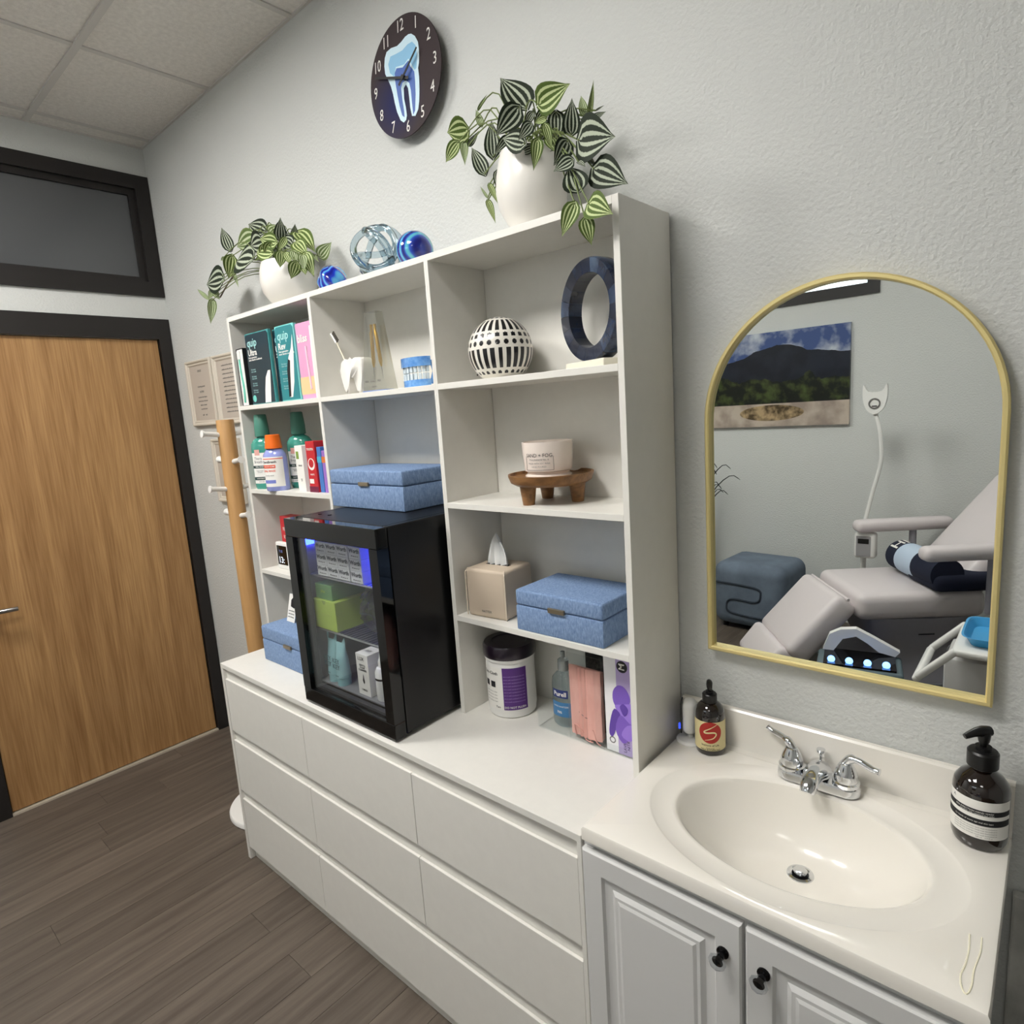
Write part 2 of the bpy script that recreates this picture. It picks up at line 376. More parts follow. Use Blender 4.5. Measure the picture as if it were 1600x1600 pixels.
# countertop with basin, polar mesh
ccx, ccy = 3.035-VX0, -.237+VD; dcx, dcy = 3.037-VX0, -.185+VD; ea, eb = .216, .148; oa, ob = .268, .196
bx0, bx1, by0, by1 = 0, VW, 0, VD-.002
angs = sorted([2*PI*i/112 for i in range(112)]+[math.atan2(yy-ccy, xx-ccx) % (2*PI) for xx in (bx0, bx1) for yy in (by0, by1)])
def rect_pt(a, ins):
    c, s = math.cos(a), math.sin(a); ts = []
    if c > 1e-9: ts.append((bx1-ins-ccx)/c)
    if c < -1e-9: ts.append((bx0+ins-ccx)/c)
    if s > 1e-9: ts.append((by1-ccy)/s)
    if s < -1e-9: ts.append((by0+ins-ccy)/s)
    tt = min(ts); return ccx+tt*c, ccy+tt*s
bm = nb(); rings = []
def ering(sx_, sy_, cx_, cy_, z):
    out = []
    for a in angs:
        dx, dy = math.cos(a), math.sin(a); rr_ = 1/math.sqrt((dx/sx_)**2+(dy/sy_)**2); out.append((cx_+dx*rr_, cy_+dy*rr_, z))
    rings.append([bm.verts.new(p) for p in out])
BDp = .118
for tt in (.105, .2, .32, .45, .58, .7, .8, .88, .94, .98, 1.0):
    q = tt**1.3
    ering(ea*tt, eb*tt, dcx+(ccx-dcx)*q, dcy+(ccy-dcy)*q, VH-.006-BDp*(1-tt**3.2))
ering(ea*1.018, eb*1.025, ccx, ccy, VH-.0035); ering(ea*1.05, eb*1.06, ccx, ccy, VH-.0032)
ering(oa*.985, ob*.98, ccx, ccy, VH-.0032); ering(oa, ob, ccx, ccy, VH-.0008); ering(oa*1.012, ob*1.015, ccx, ccy, VH)
for ins, z in ((.006, VH), (.002, VH-.0015), (0, VH-.006), (0, VH-.028), (.004, VH-.032)):
    rings.append([bm.verts.new((*rect_pt(a, ins), z)) for a in angs])
n = len(angs)
for A, B in zip(rings, rings[1:]):
    for i in range(n): bm.faces.new((A[i], A[(i+1) % n], B[(i+1) % n], B[i]))
ct = obj('countertop', bm, COUNTER, v, True)
dz = VH-.006-BDp
obj('drain_ring', lathe([(.0145, -.012), (.0155, .001), (.019, .0035), (.024, .002), (.0255, -.002)], 32, (dcx, dcy, dz)), CHROME, ct, True)
obj('drain_well', lathe([(0, -.012), (.0148, -.012)], 24, (dcx, dcy, dz)), BLK, ct)
obj('drain_stopper', lathe([(.004, -.012), (.004, .004), (.0125, .005), (.013, .0085), (0, .0105)], 24, (dcx, dcy, dz)), CHROME, ct, True)
bm = nb(); prof = [(VD-.002, VH-.02), (VD-.002, VH+.088), (VD-.006, VH+.093), (VD-.016, VH+.093), (VD-.02, VH+.089), (VD-.021, VH+.02), (VD-.026, VH+.006), (VD-.038, VH+.0004), (VD-.038, VH-.004)]
Va = [bm.verts.new((.002, p, q)) for p, q in prof]; Vb = [bm.verts.new((VW, p, q)) for p, q in prof]
bm.faces.new(Va); bm.faces.new(Vb[::-1])
for i in range(len(prof)): j = (i+1) % len(prof); bm.faces.new((Va[i], Vb[i], Vb[j], Va[j]))
obj('backsplash', bm, COUNTER, v, True)
sm = nb()
for pts in ([(3.311, -.319), (3.313, -.349), (3.312, -.381), (3.309, -.404), (3.312, -.424), (3.318, -.433), (3.322, -.415), (3.322, -.384), (3.326, -.346), (3.325, -.316)],):
    tube([(p[0]-VX0, p[1]+VD, VH+.0002) for p in smoothpts([(a, b, 0) for a, b in pts], 4)], .0013, 6, sm)
obj('water_streak', sm, mat('wet_streak', (245, 240, 215), .1, coat=1), ct, True)
# faucet
fc = thing('faucet', 'chrome two handle centerset faucet at the back of the basin', 'faucet', (3.032, -.055, VH))
bm = nb(); out = []
for i in range(40):
    a = 2*PI*i/40; out.append((.052*(1 if math.cos(a) > 0 else -1)+.027*math.cos(a), .027*math.sin(a)))
pr = nb(); lo = [pr.verts.new((p, q, 0)) for p, q in out]; mi = [pr.verts.new((p, q, .012)) for p, q in out]; hi = [pr.verts.new((p*.97, q*.9, .019)) for p, q in out]
for A, B in ((lo, mi), (mi, hi)):
    for i in range(40): pr.faces.new((A[i], A[(i+1) % 40], B[(i+1) % 40], B[i]))
pr.faces.new(hi); obj('base', pr, CHROME, fc, True)
for s in (-1, 1):
    hnd = obj('handle_body', lathe([(.025, .016), (.0255, .024), (.022, .026), (.0225, .034), (.018, .05), (.012, .062), (0, .067)], 24, (s*.052, 0, 0)), CHROME, fc, True)
    if s > 0: pts = [(.05, 0, .06), (.06, -.002, .074), (.078, -.006, .076), (.1, -.01, .07), (.113, -.012, .069)]
    else: pts = [(-.05, 0, .06), (-.06, .004, .071), (-.076, .012, .074), (-.096, .02, .075), (-.11, .024, .079)]
    obj('lever', tube(smoothpts(pts, 4), [.009]*6+[.0065]*6+[.006]*4+[.0075], 10), CHROME, hnd, True)
obj('spout', tube(smoothpts([(0, .012, .018), (0, -.012, .03), (0, -.04, .034), (0, -.064, .026), (0, -.074, .016)], 4), [.024, .0235, .023, .0225, .022, .021, .02, .019, .018, .0175, .017, .0165, .016, .0155, .015, .0145, .014], 18), CHROME, fc, True)
obj('lift_rod', lathe([(.0025, .015), (.0025, .055), (.008, .06), (.0085, .066), (0, .067)], 14, (0, .018, 0)), CHROME, fc, True)
# grey marbled panel beside the vanity
mp = obj('marbled_panel', bx(3.351, 3.75, -.02, -.001, 0, .69, bev=.004), mat('grey_marble', (150, 150, 145), .4, rgb2=(205, 205, 200), vscale=(9, 9, 7)))
tag(mp, 'grey marbled panel against the wall beside the vanity', 'panel')

# ================================================================== MIRROR
MX0, MX1, MZ0 = 2.785, 3.306, 1.0385; mw = (MX1-MX0)/2; mzc = 1.815-mw
m = thing('arched_mirror', 'arched wall mirror with thin gold frame above the vanity', 'mirror', ((MX0+MX1)/2, -.004, MZ0))
arch = [(-mw, 0), (mw, 0), (mw, mzc-MZ0)]+[(mw*math.cos(a), mzc-MZ0+mw*math.sin(a)) for a in [PI*i/40 for i in range(1, 40)]]+[(-mw, mzc-MZ0)]
def inset_arch(d_):
    return [(-mw+d_, d_), (mw-d_, d_), (mw-d_, mzc-MZ0)]+[((mw-d_)*math.cos(a), mzc-MZ0+(mw-d_)*math.sin(a)) for a in [PI*i/40 for i in range(1, 40)]]+[(-mw+d_, mzc-MZ0)]
bm = nb(); rg = []
for ins, yy in ((0, 0), (0, -.02), (.003, -.023), (.008, -.023), (.0105, -.02), (.0105, -.006)):
    rg.append([bm.verts.new((p, yy, q)) for p, q in inset_arch(ins)])
for A, B in zip(rg, rg[1:]):
    for i in range(len(A)): bm.faces.new((A[i], A[(i+1) % len(A)], B[(i+1) % len(A)], B[i]))
obj('frame', bm, GOLD, m)
obj('backing', prism(inset_arch(.002), -.003, 0), BLK, m)
obj('mirror_glass', prism(inset_arch(.0103), -.008, -.004), mat('silvered_glass', (226, 230, 228), .0, 1), m)

# ================================================================== CLOCK
CK = Vector((1.927, 0, 2.546)); CR = .1515; CY = -.034
c = thing('wall_clock', 'round dark wall clock printed with a blue tooth and white numerals', 'clock', (CK.x, 0, CK.z))
ckm = mat('clock_face', (64, 56, 60), .6, spec=.25)
nt = ckm.node_tree; N = nt.nodes; L = nt.links
tc = N.new('ShaderNodeTexCoord'); gr = N.new('ShaderNodeVectorMath'); gr.operation = 'DISTANCE'; gr.inputs[1].default_value = (-.045, CY, -.05)
L.new(tc.outputs['Object'], gr.inputs[0]); rp = N.new('ShaderNodeValToRGB'); rp.color_ramp.elements[0].color = (*lin((24, 30, 78)), 1); rp.color_ramp.elements[1].color = (*lin((58, 48, 50)), 1)
rp.color_ramp.elements[0].position = .02; rp.color_ramp.elements[1].position = .12; L.new(gr.outputs['Value'], rp.inputs[0]); L.new(rp.outputs[0], N['Principled BSDF'].inputs['Base Color'])
dk = lathe([(0, -.0025), (CR-.0005, -.0025), (CR, -.002), (CR, .0015), (0, .0015)], 72)
bmesh.ops.transform(dk, matrix=Matrix.Translation((0, CY, 0)) @ Matrix.Rotation(PI/2, 4, 'X'), verts=dk.verts)
disc = obj('dial', dk, ckm, c, True)
obj('movement_box', bx(-.028, .028, CY+.001, -.001, -.028, .028), BLK, c)
def zc(pts):
    out = []
    for a, b in pts:
        P = at(560+a*.13746, 10+b*.13746, CY-.003); out.append((P.x-CK.x, P.z-CK.z))
    return out
TO = [(600, 310), (640, 335), (675, 400), (685, 470), (690, 560), (688, 640), (678, 700), (690, 800), (694, 950), (690, 1080), (680, 1170), (648, 1245), (610, 1245), (590, 1150), (580, 1050), (565, 930), (540, 885), (515, 930), (520, 1050), (540, 1150), (552, 1240), (542, 1290), (515, 1320), (480, 1295), (440, 1200), (415, 1100), (395, 1000), (370, 910), (335, 830), (305, 770), (295, 680), (300, 590), (320, 520), (370, 475), (440, 450), (490, 400), (530, 345), (570, 315)]
TM = [(610, 400), (650, 440), (668, 560), (660, 700), (640, 720), (600, 650), (570, 590), (520, 660), (425, 690), (410, 800), (360, 760), (340, 660), (365, 570), (430, 540), (500, 500), (560, 430)]
TP = [(570, 615), (590, 680), (635, 740), (645, 860), (650, 1000), (645, 1180), (626, 1230), (612, 1100), (598, 950), (580, 870), (540, 840), (500, 870), (485, 930), (498, 1050), (518, 1180), (525, 1260), (500, 1240), (470, 1130), (445, 1000), (420, 850), (415, 760), (435, 705), (505, 695), (540, 650)]
tp = obj('tooth_print', prism(zc(TO), CY-.0031, CY-.0024), mat('tooth_white', (205, 232, 244), .4), c)
obj('tooth_enamel', prism(zc(TM), CY-.0034, CY-.003), mat('tooth_cyan', (138, 192, 226), .4), tp)
obj('tooth_pulp', prism(zc(TP), CY-.0037, CY-.003), mat('tooth_blue', (64, 100, 176), .4), tp)
for i in range(1, 13):
    a = PI/2-i*PI/6
    text(str(i), .042, PAPER, c, (CR*.845*math.cos(a), CY-.0028, CR*.845*math.sin(a)), name='numeral', bold=0, shear=.12, sx=.8)
def hand(px, py, tx, ty, wd, yy, nm):
    A = at(px, py, yy); B = at(tx, ty, yy); dx, dz_ = B.x-A.x, B.z-A.z; ln = math.hypot(dx, dz_); nx, nz = -dz_/ln*wd, dx/ln*wd
    q = [(A.x-CK.x+nx, A.z-CK.z+nz), (A.x-CK.x-nx, A.z-CK.z-nz), (B.x-CK.x-nx*.7, B.z-CK.z-nz*.7), (B.x-CK.x+nx*.7, B.z-CK.z+nz*.7)]
    obj(nm, prism(q, yy-.0006, yy+.0006), BLK, c)
hand(638, 121, 586, 122.3, .0035, CY-.012, 'minute_hand'); hand(623, 133.5, 650.7, 73.5, .0035, CY-.015, 'hour_hand')
hb = at(630, 120.7, CY-.012); obj('hub', tube([(hb.x-CK.x, CY-.002, hb.z-CK.z), (hb.x-CK.x, CY-.017, hb.z-CK.z)], .006, 14), BLK, c, True)

# ================================================================== LEAVES AND POTS
def leaf_mat(name, dark, light, mid):
    m = bpy.data.materials.new(name); m.use_nodes = True; nt = m.node_tree; N = nt.nodes; L = nt.links; b = N['Principled BSDF']; b.inputs['Roughness'].default_value = .65; b.inputs['Specular IOR Level'].default_value = .25
    uv = N.new('ShaderNodeUVMap'); sp = N.new('ShaderNodeSeparateXYZ'); L.new(uv.outputs[0], sp.inputs[0])
    nz = N.new('ShaderNodeTexNoise'); nz.inputs['Scale'].default_value = 22; L.new(uv.outputs[0], nz.inputs['Vector'])
    def ma(op, a, b_=None):
        q = N.new('ShaderNodeMath'); q.operation = op
        for i, val in ((0, a), (1, b_)):
            if val is None: continue
            if isinstance(val, (int, float)): q.inputs[i].default_value = val
            else: L.new(val, q.inputs[i])
        return q.outputs[0]
    a = ma('ABSOLUTE', ma('MULTIPLY', ma('SUBTRACT', sp.outputs[0], .5), 2))
    jit = ma('MULTIPLY', ma('SUBTRACT', nz.outputs[0], .5), .9)
    s = ma('COSINE', ma('ADD', ma('MULTIPLY', a, 2.4*2*PI), jit))   # dark at midrib, bands outwards
    s = ma('MULTIPLY', s, -1)
    rp = N.new('ShaderNodeValToRGB'); e = rp.color_ramp.elements; e[0].position = .52; e[1].position = .72
    e[0].color = (*lin(dark), 1); e[1].color = (*lin(light), 1)
    L.new(ma('ADD', ma('MULTIPLY', s, .5), .5), rp.inputs[0])
    edge = ma('GREATER_THAN', a, .9)
    mx = N.new('ShaderNodeMix'); mx.data_type = 'RGBA'; L.new(edge, mx.inputs[0]); L.new(rp.outputs[0], mx.inputs[6]); mx.inputs[7].default_value = (*lin(mid), 1)
    L.new(mx.outputs[2], b.inputs['Base Color']); return m
LM = [leaf_mat('leaf_dark', (30, 40, 26), (172, 180, 160), (30, 40, 26)), leaf_mat('leaf_green', (74, 94, 38), (186, 198, 144), (84, 102, 46)), leaf_mat('leaf_pale', (96, 116, 66), (192, 202, 166), (120, 136, 86))]
def leaf_mesh(m, bend):
    bm = nb(); uvl = bm.loops.layers.uv.new('UVMap'); rows = []; nU, nV = 6, 9
    for j in range(nV+1):
        tt = j/nV; hw = .5*(math.sqrt(max(0, 1-((.3-tt)/.3)**2)) if tt < .3 else max(0, (1-(tt-.3)/.7)*(1+.85*(tt-.3)/.7))**1.45)
        hw = max(hw, .015 if tt == 0 else .002); row = []
        for i in range(nU+1):
            q = i/nU*2-1; back = -.10*(abs(q)**1.5)*(1-tt)**3 if tt < .6 else 0
            z = .16*abs(q)*hw*2*.5+bend*(-(tt-.35)**2)
            row.append(bm.verts.new((q*hw*1.12, tt+back, z)))
        rows.append(row)
    for j in range(nV):
        for i in range(nU):
            f = bm.faces.new((rows[j][i], rows[j][i+1], rows[j+1][i+1], rows[j+1][i]))
            for lp, (ii, jj) in zip(f.loops, ((i, j), (i+1, j), (i+1, j+1), (i, j+1))): lp[uvl].uv = (ii/nU, jj/nV)
    me = bpy.data.meshes.new('leaf'); bm.to_mesh(me); bm.free(); me.materials.append(m)
    for p in me.polygons: p.use_smooth = True
    return me
LEAF = [[leaf_mesh(m, b) for b in (.08, .25)] for m in LM]
STEMM = mat('stem', (104, 118, 66), .6)
def pot(root, prof, name='pot'):
    return obj(name, lathe(prof, 40), CERAM, root, True)
def plant(root, leaves, org, sc, ydef, mouth, seed):
    rd = random.Random(seed); base = Vector(root.location)
    for bxp, byp, txp, typ, wdt, kind, yy in leaves:
        y0 = yy if yy else ydef
        B = at(org[0]+bxp*sc, org[1]+byp*sc, y0); T_ = at(org[0]+txp*sc, org[1]+typ*sc, y0+rd.uniform(-.02, .008))
        Y = T_-B; ln = Y.length; Y.normalize()
        n_ = (CAM-B).normalized()+Vector((rd.uniform(-.25, .25), rd.uniform(-.25, .25), rd.uniform(0, .35)))
        X = Y.cross(n_).normalized(); Z = X.cross(Y)
        o = bpy.data.objects.new('leaf', LEAF[kind][rd.randrange(2)]); link(o, root)
        sw = ln*wdt*.84
        M_ = Matrix(((X.x*sw, Y.x*ln, Z.x*ln, B.x-base.x), (X.y*sw, Y.y*ln, Z.y*ln, B.y-base.y), (X.z*sw, Y.z*ln, Z.z*ln, B.z-base.z), (0, 0, 0, 1)))
        o.matrix_local = M_
        b = B-base; m0 = Vector((mouth[0]*rd.uniform(-.6, .6), mouth[0]*rd.uniform(-.6, .6), mouth[1]-.02))
        hz = max(b.z, mouth[1])+.03
        obj('stem', tube(smoothpts([m0, (m0+b)/2*1.0+Vector((0, 0, max(0, hz-(m0.z+b.z)/2)*.8)), b], 4), .0016, 5), STEMM, root, True)
pr_ = thing('potted_plant', 'large trailing striped leaf plant in white pot above the striped vase', 'potted plant', (2.423, -.12, BT), group='trailing plants on the bookcases')
pot(pr_, [(0, 0), (.045, 0), (.05, .003), (.05, .012), (.062, .03), (.078, .06), (.083, .095), (.080, .13), (.073, .16), (.068, .178), (.065, .18), (.062, .178), (.068, .15), (.07, .10), (0, .095)])
obj('soil', lathe([(0, .150), (.067, .148)], 20), mat('soil', (50, 42, 34), .9, bump=1, bscale=200, bdist=.01), pr_)
RL = [(700, 310, 485, 50, .7, 0, -.14), (810, 285, 1065, 110, .72, 1, -.16), (640, 310, 445, 550, .75, 0, -.2), (745, 445, 640, 580, .75, 0, -.23), (860, 450, 920, 660, .42, 1, -.22), (800, 575, 770, 825, .48, 1, -.24),
 (1080, 530, 1085, 230, .66, 0, -.17), (1145, 580, 1440, 548, 1.05, 0, -.2), (1050, 590, 940, 790, .85, 0, -.21), (1090, 745, 930, 842, .85, 0, -.23), (1140, 1000, 1055, 785, .95, 0, -.23), (1270, 820, 1550, 942, .8, 0, -.2),
 (1110, 1110, 1000, 1385, .62, 1, -.25), (1225, 1110, 1410, 1185, .85, 1, -.245), (1195, 1235, 1250, 1455, .68, 1, -.25), (215, 495, 32, 525, 1.05, 1, -.11), (135, 600, 22, 772, .55, 1, -.12), (185, 600, 195, 788, .36, 2, -.11),
 (360, 860, 245, 625, .5, 0, -.14), (430, 720, 412, 400, .5, 0, -.12), (690, 610, 490, 560, .75, 0, -.21), (465, 840, 478, 1022, .5, 0, -.13), (398, 950, 472, 1112, .3, 1, -.13), (385, 1062, 318, 962, .22, 2, -.12), (385, 1085, 450, 1265, .32, 1, -.13),
 (335, 460, 282, 318, .45, 2, -.11), (305, 330, 375, 200, .22, 2, -.1), (225, 625, 312, 505, .4, 0, -.11), (1190, 370, 1160, 205, .5, 2, -.1), (1225, 390, 1270, 78, .2, 1, -.09), (1255, 410, 1368, 342, .45, 0, -.1), (1285, 335, 1358, 288, .2, 0, -.1),
 (850, 340, 765, 490, .6, 0, -.15), (955, 350, 955, 640, .6, 0, -.15), (880, 560, 965, 690, .6, 1, -.2), (760, 350, 690, 470, .6, 0, -.15), (1010, 530, 985, 380, .5, 0, -.13), (760, 640, 640, 690, .5, 0, -.19), (900, 430, 820, 600, .7, 0, -.13), (1000, 600, 900, 680, .5, 0, -.18), (560, 560, 440, 700, .6, 0, -.14), (870, 400, 770, 440, .45, 1, -.2), (1230, 740, 1290, 800, .3, 0, -.19), (1140, 760, 1200, 800, .5, 0, -.22)]
plant(pr_, RL, (690, 110), .1875, -.16, (.06, .17), 5)
pl_ = thing('potted_plant', 'small trailing striped leaf plant in white pot above the toothbrush cartons', 'potted plant', (1.345, -.115, BT), group='trailing plants on the bookcases')
pot(pl_, [(0, 0), (.05, 0), (.053, .003), (.053, .01), (.07, .022), (.09, .05), (.097, .085), (.094, .12), (.086, .146), (.083, .148), (.08, .146), (.086, .12), (.086, .09), (0, .085)])
obj('soil', lathe([(0, .125), (.084, .123)], 20), MATS['soil'], pl_)
LL = [(370, 375, 280, 152, .5, 0, -.12), (575, 455, 398, 462, 1.15, 0, -.15), (385, 430, 350, 655, .6, 1, -.13), (400, 590, 448, 732, .22, 2, -.12), (300, 650, 130, 702, .95, 0, -.12), (160, 845, 38, 738, .22, 2, -.11), (195, 855, 180, 1085, .4, 2, -.12), (215, 765, 265, 850, .7, 2, -.11), (195, 760, 160, 850, .5, 2, -.12), (260, 640, 255, 575, .4, 0, -.12),
 (705, 195, 532, 118, .62, 0, -.09), (610, 250, 420, 345, .55, 2, -.12), (680, 290, 555, 335, .85, 0, -.15), (810, 300, 640, 265, .75, 1, -.16), (765, 400, 590, 390, .6, 1, -.17), (850, 275, 850, 65, .65, 0, -.14), (740, 215, 830, 135, .6, 2, -.1), (965, 330, 870, 245, .8, 0, -.15), (985, 250, 990, 128, .6, 0, -.11), (1010, 200, 1185, 385, .5, 1, -.11),
 (855, 390, 848, 545, .85, 1, -.2), (970, 380, 1000, 505, .7, 2, -.19), (1005, 490, 950, 655, .75, 1, -.21), (1090, 400, 1168, 622, .55, 1, -.18), (1040, 550, 1095, 605, .5, 1, -.19), (1230, 435, 1340, 298, .7, 2, -.1), (1180, 430, 1215, 482, .4, 2, -.12), (560, 300, 470, 250, .5, 2, -.09), (760, 310, 690, 420, .7, 1, -.17), (900, 260, 830, 380, .6, 1, -.17), (1000, 300, 1110, 420, .6, 1, -.15), (900, 400, 960, 520, .6, 1, -.2), (1060, 420, 1080, 560, .55, 2, -.2), (500, 290, 580, 380, .5, 1, -.1), (670, 420, 600, 480, .4, 1, -.16), (920, 300, 1000, 250, .5, 0, -.14), (780, 200, 900, 200, .6, 0, -.12), (700, 330, 660, 440, .6, 1, -.17), (800, 360, 780, 450, .5, 0, -.16), (310, 440, 275, 480, .4, 2, -.12)]
plant(pl_, LL, (300, 330), .1625, -.13, (.075, .14), 9)
st_ = [at(300+a*.1625, 330+b*.1625, -.12)-Vector(pl_.location) for a, b in ((660, 470), (560, 470), (450, 560), (350, 690), (270, 830))]
obj('trailing_stem', tube(smoothpts(st_, 5), .003, 6), mat('brown_stem', (98, 90, 72), .7), pl_, True)

# ================================================================== GLASS ORNAMENTS
KN = mat('smoke_glass', (204, 220, 228), .02, trans=1, ior=1.45)
k = thing('glass_knot', 'clear smoky glass knot ornament of interlocked loops', 'ornament', (1.842, -.115, BT))
for i, (ax, ay, az, off, R_) in enumerate(((.5, .25, 0, (0, 0, .07), .066), (1.45, .0, 1.0, (.0, .0, .085), .072), (1.0, .5, 2.2, (.01, 0, .085), .068), (1.2, -.5, .2, (-.005, .0, .084), .07))):
    Rm = Matrix.Rotation(az, 3, 'Z') @ Matrix.Rotation(ay, 3, 'Y') @ Matrix.Rotation(ax, 3, 'X')
    pts = [Rm @ Vector((R_*math.cos(a), R_*.92*math.sin(a), .012*math.sin(2*a)))+Vector(off) for a in [2*PI*q/40 for q in range(40)]]
    dzz = min(0, min(p.z for p in pts)-.0125)
    obj('loop', tube([p-Vector((0, 0, dzz)) for p in pts],   .0098, 12, closed=True), KN, k, True)
def swirl(name, c1, c2, c3, sc):
    m = mat(name, c1, .05, coat=1); nt = m.node_tree; N = nt.nodes; L = nt.links
    tc = N.new('ShaderNodeTexCoord'); wv = N.new('ShaderNodeTexWave'); wv.inputs['Scale'].default_value = sc; wv.inputs['Distortion'].default_value = 9; wv.inputs['Detail'].default_value = 1; wv.inputs['Detail Scale'].default_value = .6
    rp = N.new('ShaderNodeValToRGB'); e = rp.color_ramp.elements; e[0].color = (*lin(c1), 1); e[1].color = (*lin(c3), 1); e[1].position = .95; q = e.new(.6); q.color = (*lin(c2), 1)
    L.new(tc.outputs['Object'], wv.inputs['Vector']); L.new(wv.outputs[0], rp.inputs[0]); L.new(rp.outputs[0], N['Principled BSDF'].inputs['Base Color']); return m
def ball(bmR, lobes=0, amp=0):
    bm = nb(); bmesh.ops.create_uvsphere(bm, u_segments=40, v_segments=24, radius=bmR)
    for v_ in bm.verts:
        d_ = v_.co.normalized(); a = math.atan2(d_.y, d_.x)
        if amp: v_.co *= 1+amp*math.sin(lobes*a+5*d_.z)*math.sqrt(max(0, 1-d_.z*d_.z))
        v_.co.z = max(v_.co.z, -bmR*.9)
    return bm
o = obj('glass_ball', ball(.051), swirl('swirl_blue', (14, 22, 110), (40, 80, 190), (90, 180, 200), 14), smooth=2, loc=(2.022, -.135, BT+.0459)); tag(o, 'round blue and teal swirled glass ball beside the glass knot', 'ornament')
o = obj('glass_ball', ball(.0465, 5, .06), swirl('swirl_cobalt', (10, 20, 130), (26, 60, 200), (90, 170, 220), 18), smooth=2, loc=(1.605, -.12, BT+.042)); tag(o, 'small lobed cobalt blue glass ornament beside the small plant', 'ornament')

# ================================================================== RIGHT BOOKCASE ITEMS
# striped vase
bm = nb(); NS = 216; NZ = 84; R_ = .082; prof = []
for j in range(NZ+1):
    ph = -PI/2*.66+(PI/2*.66+PI/2*.94)*j/NZ; prof.append((R_*math.cos(ph), R_*math.sin(ph)))
zb = prof[0][1]; zt_ = prof[-1][1]; prof = [(0, zb)]+prof+[(prof[-1][0]*.8, zt_-.006), (0, zt_-.006)]
lathe([(r, z-zb) for r, z in prof], NS, bm=bm)
hh = zt_-zb
for f_ in bm.faces:
    cc = f_.calc_center_median(); tz = cc.z/hh; a = math.atan2(cc.y, cc.x) % (2*PI); black = False; rad = math.hypot(cc.x, cc.y)
    def dot(n_, z0, rr2, ph=0):
        q = (a*n_/(2*PI)+ph) % 1-.5; return math.hypot(q*2*PI/n_*rad, (cc.z-z0*hh)*R_/max(rad, .03)) < rr2
    def stripe(n_, z0, z1, fr): return z0 < tz < z1 and abs((a*n_/(2*PI)) % 1-.5) < fr/2
    if stripe(24, .75, .925, .5) or stripe(26, .17, .475, .58) or dot(24, .675, .0062) or dot(24, .56, .0064) or dot(24, .10, .0052) or dot(16, .968, .0045): black = True
    if tz > .99: black = False
    f_.material_index = 1 if black else 0
o = obj('striped_vase', bm, [mat('vase_white', (232, 228, 218), .25, coat=.4), mat('vase_black', (16, 16, 18), .3, coat=.4)], smooth=2, loc=(2.292, -.118, S1)); tag(o, 'round white vase with black stripes and dots', 'vase')
# marble ring sculpture
rs = thing('ring_sculpture', 'dark blue stone ring sculpture on a white base', 'sculpture', (2.578, -.118, S1), rz=math.radians(-22))
obj('base', bx(-.075, .075, -.036, .036, 0, .018, bev=.002), mat('cream_marble', (228, 224, 208), .3), rs)
NSG = 18; BM_ = [mat('lapis_%d' % i, cc_, .22, rgb2=c2_, vscale=(40, 40, 25), coat=.3) for i, (cc_, c2_) in enumerate((((16, 22, 40), (34, 45, 68)), ((20, 29, 52), (52, 68, 94)), ((12, 15, 28), (26, 34, 54)), ((34, 46, 68), (80, 98, 122))))]
for i in range(NSG):
    a0, a1 = 2*PI*i/NSG+.004, 2*PI*(i+1)/NSG-.004; bm = nb(); rg = []
    for q in range(5):
        a = a0+(a1-a0)*q/4; rg.append([bm.verts.new((r_*math.cos(a), yy, .126+r_*math.sin(a))) for r_, yy in ((.0795, -.018), (.108, -.021), (.111, -.016), (.111, .016), (.108, .021), (.0795, .018))])
    for A, B in zip(rg, rg[1:]):
        for j in range(6): bm.faces.new((A[j], A[(j+1) % 6], B[(j+1) % 6], B[j]))
    bm.faces.new(rg[0]); bm.faces.new(rg[-1][::-1])
    obj('inlay_segment', bm, BM_[random.choice((0, 0, 1, 1, 2, 3))], rs, True)
obj('joint_core', lathe([(.0802, -.0172), (.1103, -.0155), (.1103, .0155), (.0802, .0172), (.0802, -.0172)], 60), mat('joint', (90, 104, 124), .4), rs, loc=(0, 0, .126)).rotation_euler = (PI/2, 0, 0)
# candle + stand
cs = thing('wooden_stand', 'round walnut stand on three legs under the candle', 'stand', (2.425, -.112, S2))
obj('tray', lathe([(0, .046), (.088, .046), (.1, .053), (.106, .069), (.106, .073), (.101, .073), (.098, .066), (.09, .063), (0, .062)], 48), WALN, cs, True)
for a in (-1.95, .35, 2.4):
    obj('leg', lathe([(.0, 0), (.0145, 0), (.021, .047), (0, .047)], 12, (.066*math.cos(a), .066*math.sin(a), 0)), WALN, cs, True)
cn = thing('candle', 'cream jar candle with a boxed label on the walnut stand', 'candle', (2.42, -.113, S2+.0625))
obj('jar', lathe([(0, 0), (.056, 0), (.058, .006), (.052, .010), (.053, .016), (.0585, .018), (.062, .06), (.063, .088), (.0605, .088), (.0595, .077), (0, .076)], 44), mat('candle_glass', (236, 224, 214), .25, coat=.4), cn, True)
obj('wax', lathe([(0, .0768), (.0595, .0768)], 32), mat('wax', (240, 234, 222), .5), cn); obj('wick', tube([(0, 0, .076), (0, 0, .084)], .001, 6), INK, cn)
ca = -1.2
def cyl_frame(r, a0, a1, z0, z1, th):
    bm = nb()
    for zz in (z0, z1): bm2 = tube([(r*math.cos(a0+(a1-a0)*i/14), r*math.sin(a0+(a1-a0)*i/14), zz) for i in range(15)], th, 4, bm)
    for aa in (a0, a1): tube([(r*math.cos(aa), r*math.sin(aa), z0), (r*math.cos(aa), r*math.sin(aa), z1)], th, 4, bm)
    return bm
obj('label_border', cyl_frame(.0612, ca-.72, ca+.5, .022, .066, .0005), INK, cn)
